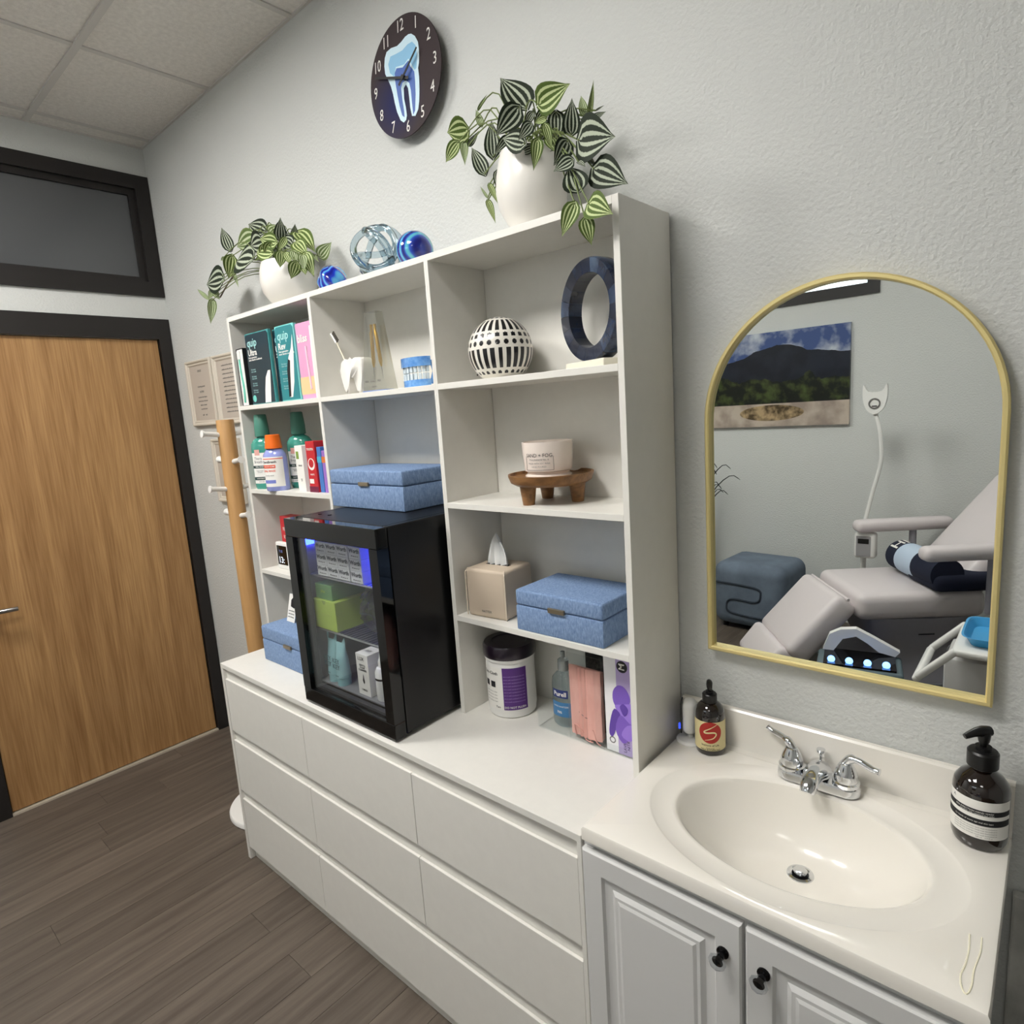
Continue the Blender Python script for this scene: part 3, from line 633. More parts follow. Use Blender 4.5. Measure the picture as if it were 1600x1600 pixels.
for zz, sz, tx in ((.074, .007, 'SOY BLEND CANDLE'), (.057, .0122, 'SAND + FOG'), (.047, .0062, 'FRAGRANCE No. 4'), (.038, .0055, 'MADE WITH SOY WAX'), (.030, .0055, 'HAND POURED')): text(tx, sz, INK if sz > .01 else INKG, cn, cyl=(.0622, ca-.1, zz))
# tissue box
tb = thing('tissue_box', 'beige leather tissue box cover with a tissue pulled up', 'tissue box', (2.241, -.128, S3), rz=math.radians(5))
LEA = mat('beige_leather', (196, 180, 160), .6, bump=.15, bscale=300)
bm = bx(-.066, .066, -.063, .063, 0, .132, bev=.009, seg=3); obj('cover', bm, LEA, tb, True)
obj('edge_piping', tube([(-.0655, -.0636, .002), (-.0655, -.0636, .122), (-.058, -.058, .1325)], .0016, 6), mat('piping', (222, 208, 188), .6), tb); obj('edge_piping', tube([(.0655, -.0636, .002), (.0655, -.0636, .122), (.06, -.056, .1325)], .0016, 6), MATS['piping'], tb)
text('NATTEX', .0085, INKG, tb, (.0, -.0633, .018), bold=.01)
obj('slot', bx(-.038, .038, -.006, .006, .1315, .1326), INK, tb)
bm = nb(); rows = []
for j in range(7):
    tt = j/6; row = []
    for i in range(15):
        s_ = i/14*2-1; wv = (.034*(1-tt)**.7+.003+.006*math.sin(3*tt)); row.append(bm.verts.new((s_*wv-.004*tt, .011*math.sin(i*1.7+tt)*(1-tt*.6)+.004*tt, .128+.09*tt*(1-.12*s_*s_)+.012*math.sin(i*.9)*tt*(1-tt))))
    rows.append(row)
for A, B in zip(rows, rows[1:]):
    for i in range(14): bm.faces.new((A[i], A[i+1], B[i+1], B[i]))
obj('tissue', bm, mat('tissue_white', (238, 240, 240), .9), tb, True)
# blue fabric boxes
def fabric_box(x0, x1, y0, y1, z0, hgt, label):
    t = thing('storage_box', label, 'box', ((x0+x1)/2, (y0+y1)/2, z0), group='blue fabric lidded boxes'); hx, hy = (x1-x0)/2, (y1-y0)/2; lz = hgt*.62
    obj('body', bx(-hx, hx, -hy, hy, 0, lz-.0006, bev=.004), BLUEF, t, True); obj('lid', bx(-hx, hx, -hy, hy, lz+.0006, hgt, bev=.006, seg=3), BLUEF, t, True)
    cl = obj('clasp', bx(-.024, .024, -hy-.006, -hy+.001, lz-.003, lz+.009, bev=.0015), BRONZE, t); return t
fabric_box(2.37, 2.626, -.213, -.035, S3, .104, 'small blue fabric box with bronze clasp beside the tissue box')
fabric_box(1.632, 1.99, -.228, -.03, 1.3455, .116, 'blue fabric box sitting on top of the black fridge')
fabric_box(1.242, 1.6, -.33, -.13, DH, .128, 'blue fabric box on the dresser beside the coat rack')
# wipes canister
cw = thing('wipes_canister', 'white disinfecting wipes canister with dark purple lid and purple label', 'canister', (2.245, -.112, DH))
obj('tub', lathe([(0, 0), (.062, 0), (.066, .004), (.066, .012), (.068, .02), (.068, .15), (.066, .158), (.07, .16), (.071, .168), (.066, .172), (0, .172)], 40), WHP, cw, True)
obj('lid', lathe([(.064, .166), (.072, .168), (.0735, .176), (.073, .196), (.069, .203), (.05, .203), (.047, .2), (0, .2)], 40), mat('dark_purple_lid', (30, 20, 32), .3, coat=.2), cw, True)
PUR = mat('label_purple', (84, 44, 120), .5); ca = -PI/2+.42
obj('purple_label', cyl_patch(.0686, ca-.05, ca+.95, .026, .146), PUR, cw); obj('white_label', cyl_patch(.0686, ca-1.15, ca-.05, .026, .146), PAPER, cw)
text('Sani-Cloth', .0125, INK, cw, cyl=(.069, ca-.62, .128), bold=.012); text('DO NOT FLUSH', .0085, PAPER, cw, cyl=(.069, ca+.42, .033), bold=.01)
for i in range(9): text('use in well ventilated area only', .0048, mat('label_lilac', (170, 140, 200), .6), cw, cyl=(.069, ca+.42, .05+i*.009))
for i, aa in enumerate((-.86, -.5)):
    o = obj('symbol', cyl_patch(.069, ca+aa-.12, ca+aa+.12, .088, .105, seg=8), INK, cw)
for i in range(4): text('wipe surfaces clean', .0055, INKG, cw, cyl=(.069, ca-.62, .075-i*.009))
text('Two', .008, INK, cw, cyl=(.069, ca-.3, .033), bold=.02)
# acrylic organiser, gel bottle, masks, gloves
ac = thing('acrylic_organizer', 'clear acrylic organizer holding sanitizer, masks and gloves', 'organizer', (2.37, -.157, DH))
for nm, a in (('tray_front', (0, .105, 0, .003, 0, .05)), ('tray_side', (0, .003, .003, .11, 0, .05)), ('tray_floor', (.003, .312, .003, .11, 0, .003)), ('mask_front', (.105, .206, -.001, .002, 0, .232)), ('divider', (.103, .106, .002, .11, .003, .236)), ('divider', (.203, .206, .002, .11, .003, .236)), ('glove_front', (.206, .312, 0, .003, 0, .022)), ('back', (.003, .312, .107, .11, .003, .236))): obj(nm, bx(*a), ACRYL, ac)
sg = thing('sanitizer_bottle', 'clear pump bottle of hand sanitizer with blue label', 'bottle', (2.425, -.105, DH+.0035))
CLR = thin_glass('clear_bottle', (232, 240, 243), 1.2)
obj('bottle', lathe([(0, 0), (.03, 0), (.035, .006), (.036, .02), (.036, .11), (.033, .13), (.022, .142), (.013, .147), (.013, .155), (0, .155)], 28, sy=.72), CLR, sg, True)
obj('cap', lathe([(.014, .150), (.0145, .152), (.0145, .178), (.009, .182), (.006, .183), (.006, .2), (0, .2)], 20), mat('clear_cap', (206, 212, 212), .2, trans=.6), sg, True)
obj('label', cyl_patch(.0365, -PI/2-.75, -PI/2+1.1, .03, .07, .72), mat('label_blue', (60, 120, 170), .4), sg); obj('brand_patch', cyl_patch(.0366, -PI/2-.6, -PI/2+.75, .082, .104, .72), mat('label_navy', (34, 50, 110), .4), sg)
text('Purell', .017, PAPER, sg, cyl=(.0369, -PI/2+.08, .092, .72), bold=.02); text('HAND SANITIZER', .006, PAPER, sg, cyl=(.0369, -PI/2+.1, .058, .72)); text('70%', .009, PAPER, sg, cyl=(.0369, -PI/2+.0, .042, .72), bold=.02)
PINKM = mat('pink_mask', (218, 160, 148), .85, rgb2=(230, 176, 164), vscale=(60, 60, 14))
for i in range(3):
    t = thing('face_mask', ['pink pleated face mask at the front of the acrylic organizer', 'pink face mask right behind the front mask in the organizer', 'rearmost pink face mask in the acrylic organizer'][i], 'mask', (2.524-.002*i, -.152+.009*i, DH+.0035), group='pink face masks')
    bm = nb(); V = []; xs_ = [-.046, -.018, -.016, -.006, -.004, .006, .008, .046]; ys_ = [0, 0, -.005, -.0005, -.006, -.001, -.0065, 0]
    hgt = .195-.004*i
    for zz in (.012, hgt):
        V.append([bm.verts.new((q*(1 if zz > .1 else .98), yy, zz)) for q, yy in zip(xs_, ys_)])
    W_ = [[bm.verts.new((q.co.x, .0015, q.co.z)) for q in row] for row in V]
    for j in range(7):
        bm.faces.new((V[0][j], V[0][j+1], V[1][j+1], V[1][j])); bm.faces.new((W_[0][j], W_[1][j], W_[1][j+1], W_[0][j+1]))
    obj('pleated_body', bm, PINKM, t)
    if i == 0:
        obj('ear_loop', tube(smoothpts([(-.03, -.003, .012), (-.034, -.004, .04), (-.01, -.004, .028), (.0, -.004, .008), (.02, -.004, .006)], 5), .0014, 6), PINKM, t, True)
        obj('ear_loop', tube(smoothpts([(.012, -.003, .004), (.02, -.004, .04), (.03, -.004, .012), (.042, -.003, .004)], 5), .0014, 6), PINKM, t, True)
        obj('seam', tube(smoothpts([(-.02, -.0015, .075), (0, -.004, .066), (.012, -.004, .066)], 4), .0007, 5), INKG, t)
bm = nb(); lathe([(0, 0), (.036, .0), (.04, .02), (.03, .034), (0, .036)], 16, sy=.5, bm=bm)
o = obj('mask_bundle', bx(2.487, 2.566, -.1, -.055, DH+.0035, DH+.238, bev=.012), mat('black_cloth', (28, 30, 26), .8, bump=1, bscale=60, bdist=.02), smooth=True); tag(o, 'dark bundled masks behind the pink face masks', 'mask'); bm.free()
gb = thing('glove_box', 'white and lavender nitrile glove box printed with a purple glove', 'box', (2.633, -.152, DH+.0035))
obj('carton', bx(-.052, .052, 0, .07, 0, .246, bev=.001), mat('glove_carton', (232, 232, 234), .5), gb)
LAV = mat('lavender', (176, 160, 206), .5); VIO = [mat('violet_%d' % i, c_, .5) for i, c_ in enumerate(((120, 88, 186), (150, 118, 212), (94, 64, 160)))]
obj('lavender_band', bx(-.018, .052, -.0004, 0, 0, .246), LAV, gb); obj('size_dot', tube([(-.001, -.0006, .222), (-.001, 0, .222)], .0145, 28), INK, gb)
text('M', .022, PAPER, gb, (-.001, -.0009, .222), rot=(PI/2, -PI/2, 0), bold=.01)
for i, pts in enumerate(([(-.012, .155), (.0, .172), (.016, .174), (.03, .16), (.034, .14), (.02, .118), (0, .115), (-.012, .13)], [(-.008, .12), (.012, .128), (.04, .135), (.05, .12), (.05, .085), (.03, .08), (.006, .1)], [(-.01, .112), (-.022, .08), (-.026, .045), (-.016, .04), (-.004, .07), (.008, .098)], [(-.008, .06), (.01, .03), (.03, .045), (.05, .08), (.03, .085), (.006, .1)], [(.008, .05), (.03, .04), (.05, .06), (.05, .082), (.024, .078)], [(.006, .12), (.016, .13), (.028, .118), (.018, .1)])):
    obj('printed_glove', prism([(p.x-.016, p.y) for p in smoothpts([(a, b, 0) for a, b in pts], 3, True)], -.0006-.0002*i, -.0002), VIO[(i) % 3], gb)
text('LAVENDER\nNITRILE', .011, mat('ink_purple', (84, 66, 120), .6), gb, (.006, -.0008, .034), rot=(PI/2, -PI/2, 0), align='CENTER'); 
obj('seal_ring', lathe([(.006, 0), (.0085, 0), (.0085, .0004), (.006, .0004), (.006, 0)], 24), INKG, gb, loc=(-.034, 0, .03)).rotation_euler = (PI/2, 0, 0)

# ================================================================== MIDDLE BOOKCASE ITEMS (S1)
th = thing('toothbrush_holder', 'white tooth shaped toothbrush holder', 'holder', (1.752, -.165, S1))
ol = [(-.036, .106), (-.05, .099), (-.057, .084), (-.055, .06), (-.048, .035), (-.04, .01), (-.034, 0), (-.026, .0), (-.018, .02), (-.008, .048), (0, .058), (.008, .048), (.018, .02), (.026, 0), (.034, 0), (.04, .01), (.048, .035), (.055, .06), (.057, .084), (.05, .099), (.036, .106), (.018, .104), (0, .1), (-.018, .104)]
bm = prism([(p.x, p.y) for p in smoothpts([(a, b, 0) for a, b in ol], 2, True)], -.026, .026)
bmesh.ops.bevel(bm, geom=[e for e in bm.edges if abs(e.verts[0].co.y-e.verts[1].co.y) < 1e-6], offset=.009, segments=4, affect='EDGES', profile=.5)
for q in bm.verts: q.co.z = max(q.co.z, 0)
obj('tooth_body', bm, CERAM, th, 2)
obj('brush_opening', tube([(-.016, 0, .1), (-.016, 0, .1062)], .011, 14), BLK, th)
tbh = thing('toothbrush', 'slim white toothbrush with grey bristles leaning in the tooth holder', 'toothbrush', (1.705, -.165, S1+.098))
hdir = Vector((-.062, -.0, .082))
obj('handle', tube([(0, 0, -.02), hdir*.72, hdir], [.003, .0025, .0042], 8), mat('cream_plastic', (232, 226, 206), .4), tbh, True)
obj('head', tube([hdir*.78, hdir*1.16], .0048, 8), WHP, tbh, True)
bm = nb(); nrm = Vector((.8, -.1, .6)).normalized()
for i in range(6): tube([hdir*(.8+.06*i)+nrm*.003, hdir*(.8+.06*i)+nrm*.014], .0032, 6, bm)
obj('bristles', bm, mat('grey_bristle', (96, 92, 84), .9), tbh)
aw = thing('acrylic_award', 'tapered clear acrylic block holding two gold dental files', 'display block', (1.862, -.172, S1), rz=math.radians(4))
bm = nb(); lo = [bm.verts.new(p) for p in ((-.05, -.022, .001), (.05, -.022, .001), (.05, .022, .001), (-.05, .022, .001))]; hi = [bm.verts.new(p) for p in ((-.024, -.014, .225), (.022, -.014, .225), (.022, .014, .225), (-.024, .014, .225))]
bm.faces.new(lo[::-1]); bm.faces.new(hi)
for i in range(4): bm.faces.new((lo[i], lo[(i+1) % 4], hi[(i+1) % 4], hi[i]))
obj('block', bm, thin_glass('award_acrylic', (236, 236, 230), 4.0), aw)
obj('foot', bx(-.052, .052, -.024, .024, 0, .004), mat('award_blue', (120, 140, 190), .2), aw)
GLD = mat('gold_metal', (206, 166, 66), .3, .8)
for i, (a, b) in enumerate(((-.012, -.014), (.006, .016))):
    fi = obj('gold_file', tube([(a*.8, -.004, .19), (a*.8, -.004, .172), (a, -.004, .168), (b, -.004, .085), (b*1.1, -.004, .07)], [.0045, .0045, .0055, .0055, .002], 10), GLD, aw, True); obj('file_tip', tube([(b*1.1, -.004, .071), (b*1.3, -.004, .035)], [.0015, .0005], 6), STEEL, fi)
for a, tx in ((-.03, 'K15'), (-.004, 'GOLD'), (.022, 'FILE')): text(tx, .008, INKG, aw, (a, -.0225, .03), bold=.01)
text('ENDO', .007, INKG, aw, (0, -.0228, .014))
jm = thing('jaw_model', 'blue and clear dental jaw model with white teeth', 'model', (2.013, -.165, S1), rz=math.radians(-8))
JB = mat('jaw_blue', (72, 132, 206), .2, coat=.6, rgb2=(120, 172, 226), vscale=(60, 60, 60))
def arch_bar(R1, R2, z0, z1, m, nm, par):
    bm = nb(); rg = []
    for i in range(17):
        a = PI+PI*i/16; rg.append([bm.verts.new((r_*1.25*math.cos(a), r_*.8*math.sin(a)+.012, z)) for r_, z in ((R1, z0), (R2, z0), (R2, z1), (R1, z1))])
    for A, B in zip(rg, rg[1:]):
        for j in range(4): bm.faces.new((A[j], A[(j+1) % 4], B[(j+1) % 4], B[j]))
    bm.faces.new(rg[0]); bm.faces.new(rg[-1][::-1]); return obj(nm, bm, m, par, True)
arch_bar(.022, .046, 0, .02, JB, 'lower_gum', jm); arch_bar(.022, .05, .055, .08, JB, 'upper_gum', jm)
TW = mat('tooth_ivory', (214, 226, 232), .2, coat=.5)
for i in range(11):
    a = PI+PI*(i+.5)/11
    for z0, z1 in ((.018, .037), (.039, .058)): obj('tooth', bx(-.0042, .0042, -.0035, .0035, z0, z1, bev=.0012), TW, jm, loc=(.041*1.25*math.cos(a), .041*.8*math.sin(a)+.012, 0)).rotation_euler = (0, 0, a+PI/2)
obj('hinge', tube([(.046, .02, .008), (.058, .024, .04), (.052, .02, .07)], .005, 8), JB, jm, True)

# ================================================================== LEFT BOOKCASE ITEMS
def carton(x0, x1, y, dep, z0, h_, m, label, name='toothbrush_carton', lean=0, rz=0):
    t = thing(name, label, 'carton', ((x0+x1)/2, y, z0), rz=rz); t.rotation_euler = (0, lean, rz)
    W = (x1-x0); 
    obj('carton_body', bx(-W/2, W/2, 0, dep, 0, h_, bev=.002), m, t); return t, W
# small black box with visible toothbrush
t, W = carton(1.077, 1.132, -.208, .05, S1, .205, INK, 'narrow black carton with a mint toothbrush in a white window', rz=-.05)
obj('window_tray', bx(-W/2+.012, W/2, -.001, .0005, .002, .2), PAPER, t); obj('brush_handle', tube(smoothpts([(.006, -.003, .012), (.012, -.003, .06), (.004, -.003, .12), (.002, -.003, .165)], 4), .004, 8), mat('mint', (120, 206, 186), .4), t, True); obj('brush_head', bx(-.012, .012, -.005, -.001, .166, .196, bev=.002), WHP, t)
def quip(x0, x1, y, h_, body, edge, title, label, rz=0):
    t, W = carton(x0, x1, y, .012, S1, h_, mat('quip_edge_%s' % edge[0], edge, .4), label, rz=rz)
    ol = [(-W/2+.004, .004), (W/2-.004, .004), (W/2-.004, h_-.012), (W/2-.012, h_-.004), (-W/2+.012, h_-.004), (-W/2+.004, h_-.012)]
    obj('front_panel', prism(ol, -.0012, .0002), mat('quip_%d_%d' % body[:2], body, .35, coat=.2), t)
    xl = -W/2+.014
    text('quip', .04, mat('quip_logo', (170, 222, 220), .5), t, (xl, -.0014, h_-.034), align='LEFT', bold=.01); text(title, .03, PAPER, t, (xl, -.0014, h_-.068), align='LEFT', bold=.02)
    text('Next generation\nsmart electric toothbrush', .009, PAPER, t, (xl, -.0014, h_-.088), align='LEFT', bold=.01)
    for q in range(4): text('10x better\nclean smile', .008, mat('quip_small', (150, 190, 190), .5), t, (xl+.006, -.0014, h_*.48-q*.024), align='LEFT')
    return t, W
t, W = quip(1.152, 1.318, -.204, .248, (24, 52, 64), (70, 150, 150), 'Ultra', 'dark navy electric toothbrush carton, fully visible beside the black carton')
obj('badge', tube([(-W/2+.022, -.0018, .022), (-W/2+.022, 0, .022)], .012, 20), mat('badge_mint', (120, 210, 200), .4), t)
obj('printed_brush', prism([(.012, .004), (.052, .004), (.062, .06), (.07, .112), (.055, .112), (.035, .09), (.022, .05)], -.0016, -.001), PAPER, t)
t, W = quip(1.31, 1.40, -.185, .245, (24, 52, 64), (70, 150, 150), 'Ultra', 'dark navy electric toothbrush carton half hidden behind the teal one')
obj('printed_brush', prism([(.0, .012), (.02, .012), (.03, .05), (.04, .1), (.02, .1), (.008, .06)], -.0016, -.001), mat('sky_white', (190, 224, 232), .5), t)
t, W = quip(1.367, 1.482, -.206, .246, (28, 128, 136), (130, 214, 210), 'Rev', 'teal electric toothbrush carton with a white and black brush', rz=.02)
obj('printed_brush', prism([(-.004, .012), (.012, .012), (.03, .06), (.045, .15), (.048, .21), (.034, .17), (.012, .14), (.0, .08)], -.0016, -.001), PAPER, t); obj('printed_case', prism([(-.01, .014), (.002, .014), (.014, .1), (.02, .13), (.008, .135), (-.004, .1)], -.002, -.001), INK, t)
t, W = carton(1.484, 1.592, -.2, .045, S1, .24, mat('bliss_pink', (222, 160, 196), .45), 'pink carton with white lettering beside the middle bookcase')
text('bliss', .034, PAPER, t, (-.047, -.0008, .19), align='LEFT', bold=.025); obj('peach_band', bx(-W/2, W/2, -.0006, 0, .015, .07), mat('peach', (244, 200, 150), .5), t); obj('white_side', bx(W/2-.026, W/2, -.0008, 0, .0, .225), PAPER, t)
obj('printed_brush', tube([(.008, -.001, .03), (.002, -.001, .12), (.0, -.001, .165)], .004, 8), mat('pale_pink', (246, 210, 226), .5), t)
# mouthwash bottles (S2)
def bottle(loc, prof, m, sy, name, label, cap, capm, seg=32, rz=0):
    t = thing(name, label, 'bottle', loc, rz=rz)
    obj('bottle', lathe(prof, seg, sy=sy), m, t, True); obj('cap', lathe(cap, 24), capm, t, True); return t
GRN = mat('green_rinse', (66, 150, 134), .15, coat=.6); GCAP = mat('green_cap', (70, 128, 112), .4); DKG = mat('label_dark_green', (30, 60, 56), .5); CORAL = mat('coral', (226, 96, 66), .5)
mp_ = [(0, 0), (.044, 0), (.048, .006), (.049, .02), (.049, .15), (.047, .168), (.036, .184), (.021, .192), (.02, .2), (0, .2)]
mc_ = [(.0225, .194), (.026, .196), (.0255, .225), (.0215, .272), (.019, .275), (0, .275)]
def therab(loc, label, rz, full=True):
    t = bottle(loc, mp_, GRN, .62, 'mouthwash_bottle', label, mc_, GCAP, rz=rz); A = -PI/2
    obj('label', cyl_patch(.0497, A-.95, A+.95, .022, .135, .62), PAPER, t)
    obj('label_bar', cyl_patch(.05, A-.95, A+.6, .078, .088, .62), DKG, t); obj('label_bar', cyl_patch(.05, A-.95, A+.95, .034, .046, .62), DKG, t)
    text('Thera\nBreath', .014, INK, t, cyl=(.0501, A-.3, .108, .62)); text('ORAL RINSE', .0065, PAPER, t, cyl=(.0503, A-.25, .083, .62), bold=.02); text('RAINFOREST MINT', .0062, PAPER, t, cyl=(.0503, A-.1, .04, .62), bold=.01); text('16 FL OZ', .006, INK, t, cyl=(.0501, A-.2, .028, .62)); text('Fresh breath\n24 hours', .006, INK, t, cyl=(.0501, A-.25, .066, .62))
    obj('seal', cyl_patch(.0499, A-.55, A-.1, .126, .147, .62, seg=10), mat('seal_pink', (222, 170, 160), .5), t)
    return t
therab((1.128, -.172, S2), 'green mouthwash bottle in front, nearest the coat rack', .62); therab((1.268, -.105, S2), 'green mouthwash bottle partly hidden behind the white carton', .62)
LIL = mat('lilac_rinse', (150, 160, 220), .15, coat=.6)
t = bottle((1.245, -.196, S2), [(0, 0), (.04, 0), (.043, .005), (.043, .112), (.041, .13), (.03, .146), (.024, .15), (.023, .156), (0, .156)], LIL, .75, 'mouthwash_bottle', 'lilac mouthwash bottle with bright orange cap', [(.0255, .15), (.03, .152), (.0285, .165), (.025, .198), (.022, .2), (0, .2)], mat('orange_cap', (240, 112, 30), .35), rz=.62)
A = -PI/2; obj('label', cyl_patch(.0436, A-1.0, A+1.0, .016, .122, .75), PAPER, t); obj('label_bar', cyl_patch(.0439, A-1, A+.3, .082, .094, .75), CORAL, t); obj('label_line', cyl_patch(.0439, A-1, A+1, .114, .117, .75), CORAL, t); obj('label_bar', cyl_patch(.0439, A-1, A+.2, .028, .04, .75), mat('label_lilac2', (120, 130, 200), .5), t)
text('TheraBreath', .012, INK, t, cyl=(.044, A-.28, .104, .75), bold=.02); text('HEALTHY GUMS', .0065, PAPER, t, cyl=(.0441, A-.3, .088, .75), bold=.01); text('ORAL RINSE', .010, CORAL, t, cyl=(.044, A-.35, .072, .75), bold=.02); text('Clinically tested', .006, INK, t, cyl=(.044, A-.35, .056, .75))
def small_carton(x0, x1, y, dep, h_, m, label, name='small_carton', z0=S2, lean=0):
    return carton(x0, x1, y, dep, z0, h_, m, label, name=name, lean=lean)
t, W = small_carton(1.372, 1.452, -.19, .05, .158, PAPER, 'white dental product carton with small green mark'); obj('green_mark', bx(-.032, -.016, -.0006, 0, .112, .138), mat('leaf_mark', (130, 160, 70), .5), t); obj('grey_side', bx(W/2-.03, W/2, -.0006, 0, 0, .158), mat('warm_grey', (176, 164, 164), .5), t); text('dental', .009, INKG, t, (-.012, -.0008, .09)); text('care\nset', .006, INKG, t, (-.012, -.0008, .04))
t, W = small_carton(1.453, 1.506, -.195, .045, .172, mat('red_carton', (196, 40, 48), .4), 'red toothpaste carton beside the white carton'); text('TOOTH', .011, PAPER, t, (0, -.0008, .145), bold=.01); obj('white_oval', tube([(0, -.0008, .095), (0, 0, .095)], .02, 24), PAPER, t); obj('red_dot', tube([(0, -.0012, .098), (0, 0, .098)], .0145, 24), MATS['red_carton'], t); obj('white_mark', bx(-.02, .005, -.0008, 0, .03, .045), PAPER, t); text('WHITE', .008, PAPER, t, (0, -.0008, .06)); obj('dark_base', bx(-W/2, W/2, -.0006, 0, 0.0, .02), mat('maroon', (110, 30, 60), .4), t)
for i, (c_, lb) in enumerate((((70, 120, 190), 'thin blue carton between the red carton and the divider'), ((150, 110, 190), 'thin purple carton against the divider'))):
    t, W = small_carton(1.51+i*.027, 1.534+i*.027, -.19, .06, .152-.012*i, mat('thin_%d' % i, c_, .4), lb); obj('stripe', bx(-W/2, W/2, -.0006, 0, .1, .12), mat('stripe_%d' % i, (70, 170, 200) if i == 0 else (214, 120, 60), .4), t)
t, W = small_carton(1.535, 1.585, -.13, .04, .162, mat('amber_carton', (110, 84, 50), .5), 'brown carton at the back behind the thin cartons'); obj('band', bx(-W/2, W/2, -.0006, 0, .06, .1), PAPER, t)
# S3: thermometer and red carton
t = thing('digital_clock', 'white digital clock with black screen beside the fridge', 'clock', (1.168, -.175, S3))
obj('case', bx(-.045, .045, 0, .02, 0, .105, bev=.006, seg=3), WHP, t, True); obj('screen', bx(-.035, .035, -.0008, .001, .018, .092, bev=.0004), GLBLK, t); text('13:', .034, mat('lcd_white', (230, 234, 240), .4, emit=(210, 220, 235), es=.6), t, (-.006, -.0016, .036), bold=.01); text('TUE', .014, mat('lcd_blue', (120, 130, 190), .4), t, (-.006, -.0016, .07))
t, W = small_carton(1.13, 1.22, -.148, .05, .2, MATS['red_carton'], 'red carton standing behind the white digital clock', z0=S3); text('FILM', .02, PAPER, t, (-.008, -.0008, .15), bold=.01); text('RED', .02, PAPER, t, (-.008, -.0008, .12))
t = thing('price_card', 'white printed card leaning on the blue box by the fridge', 'card', (1.312, -.252, DH+.1285)); t.rotation_euler = (-.25, 0, 0)
obj('card', bx(-.026, .026, 0, .0008, 0, .1), PAPER, t); obj('printed_image', prism([(-.008, .055), (.016, .05), (.02, .08), (.004, .092), (-.01, .078)], -.0006, .0), INK, t)
for q in range(3): text('teeth whitening', .006, INK, t, (0, -.0006, .04-q*.011))

# ================================================================== FRIDGE
FX0, FX1, FY0, FY1, FZ0, FZ1 = 1.689, 2.122, -.432, -.03, DH, 1.3445
fr = thing('mini_fridge', 'black glass door mini fridge standing on the dresser', 'fridge', (FX0, FY0, FZ0)); W = FX1-FX0; D = FY1-FY0; h_ = FZ1-FZ0
LINER = mat('fridge_liner', (128, 130, 134), .5)
dt = .035   # door thickness
obj('left_panel', bx(0, .022, dt+.004, D, .012, h_, bev=.003), BLKSIDE, fr); obj('right_panel', bx(W-.022, W, dt+.004, D, .012, h_, bev=.003), BLKSIDE, fr)
obj('top_panel', bx(.022, W-.022, dt+.004, D, h_-.035, h_, bev=.002), BLKSIDE, fr); obj('bottom_panel', bx(.022, W-.022, dt+.004, D, .012, .06), BLKSIDE, fr)
obj('back_panel', bx(.022, W-.022, D-.03, D, .06, h_-.035), BLKSIDE, fr)
obj('inner_liner', bx(.0222, .026, dt+.004, D-.03, .06, h_-.035), LINER, fr); obj('inner_liner', bx(W-.026, W-.0222, dt+.004, D-.03, .06, h_-.035), LINER, fr); obj('inner_back', bx(.026, W-.026, D-.034, D-.0302, .06, h_-.035), LINER, fr); obj('inner_floor', bx(.026, W-.026, dt+.004, D-.034, .0602, .064), LINER, fr)
for a in ((.03, .06), (W-.03, .06), (.03, D-.03), (W-.03, D-.03)): obj('foot', tube([(a[0], a[1], 0), (a[0], a[1], .014)], .014, 12), BLK, fr)
door = obj('door', bx(0, W, 0, dt, .006, .05, bev=.002), GLBLK, fr)
obj('door_bar', bx(0, W, 0, dt, h_-.052, h_, bev=.002), GLBLK, door); obj('door_bar', bx(0, .038, .0, dt, .05, h_-.052), GLBLK, door); obj('door_bar', bx(W-.034, W, 0, dt, .05, h_-.052), GLBLK, door)
obj('door_glass', bx(.038, W-.034, .008, .012, .05, h_-.052), PANE, door)
obj('gasket', bx(.038, .046, .02, dt, .05, h_-.052), mat('gasket', (58, 60, 64), .6), door); obj('gasket', bx(.046, W-.034, .02, dt, .05, .058), MATS['gasket'], door)
obj('hinge_screw', tube([(.05, .09, h_-.001), (.05, .09, h_+.002)], .006, 10), BLK, fr); obj('hinge_screw', tube([(.1, .09, h_-.001), (.1, .09, h_+.002)], .006, 10), BLK, fr)
LED = mat('blue_led', (40, 60, 255), .4, emit=(30, 50, 255), es=22)
obj('led_strip', bx(W-.05, W-.0265, .06, .2, h_-.078, h_-.07), LED, fr); obj('led_strip', bx(.0265, .034, .045, .07, h_-.085, h_-.056), LED, fr); obj('led_strip', bx(.12, W-.06, .16, .166, h_-.045, h_-.0355), LED, fr)
WIRE = mat('wire_shelf', (170, 172, 174), .3, .8)
def wire_shelf(z):
    bm = nb()
    for i in range(24): xx = .03+(W-.06)*i/23; tube([(xx, .05, z), (xx, D-.036, z)], .0016, 5, bm)
    tube([(.027, .05, z-.003), (W-.027, .05, z-.003)], .003, 6, bm); tube([(.027, D-.05, z-.003), (W-.027, D-.05, z-.003)], .003, 6, bm)
    o = obj('wire_shelf', bm, WIRE, fr); return o
wire_shelf(.392); wire_shelf(.228)
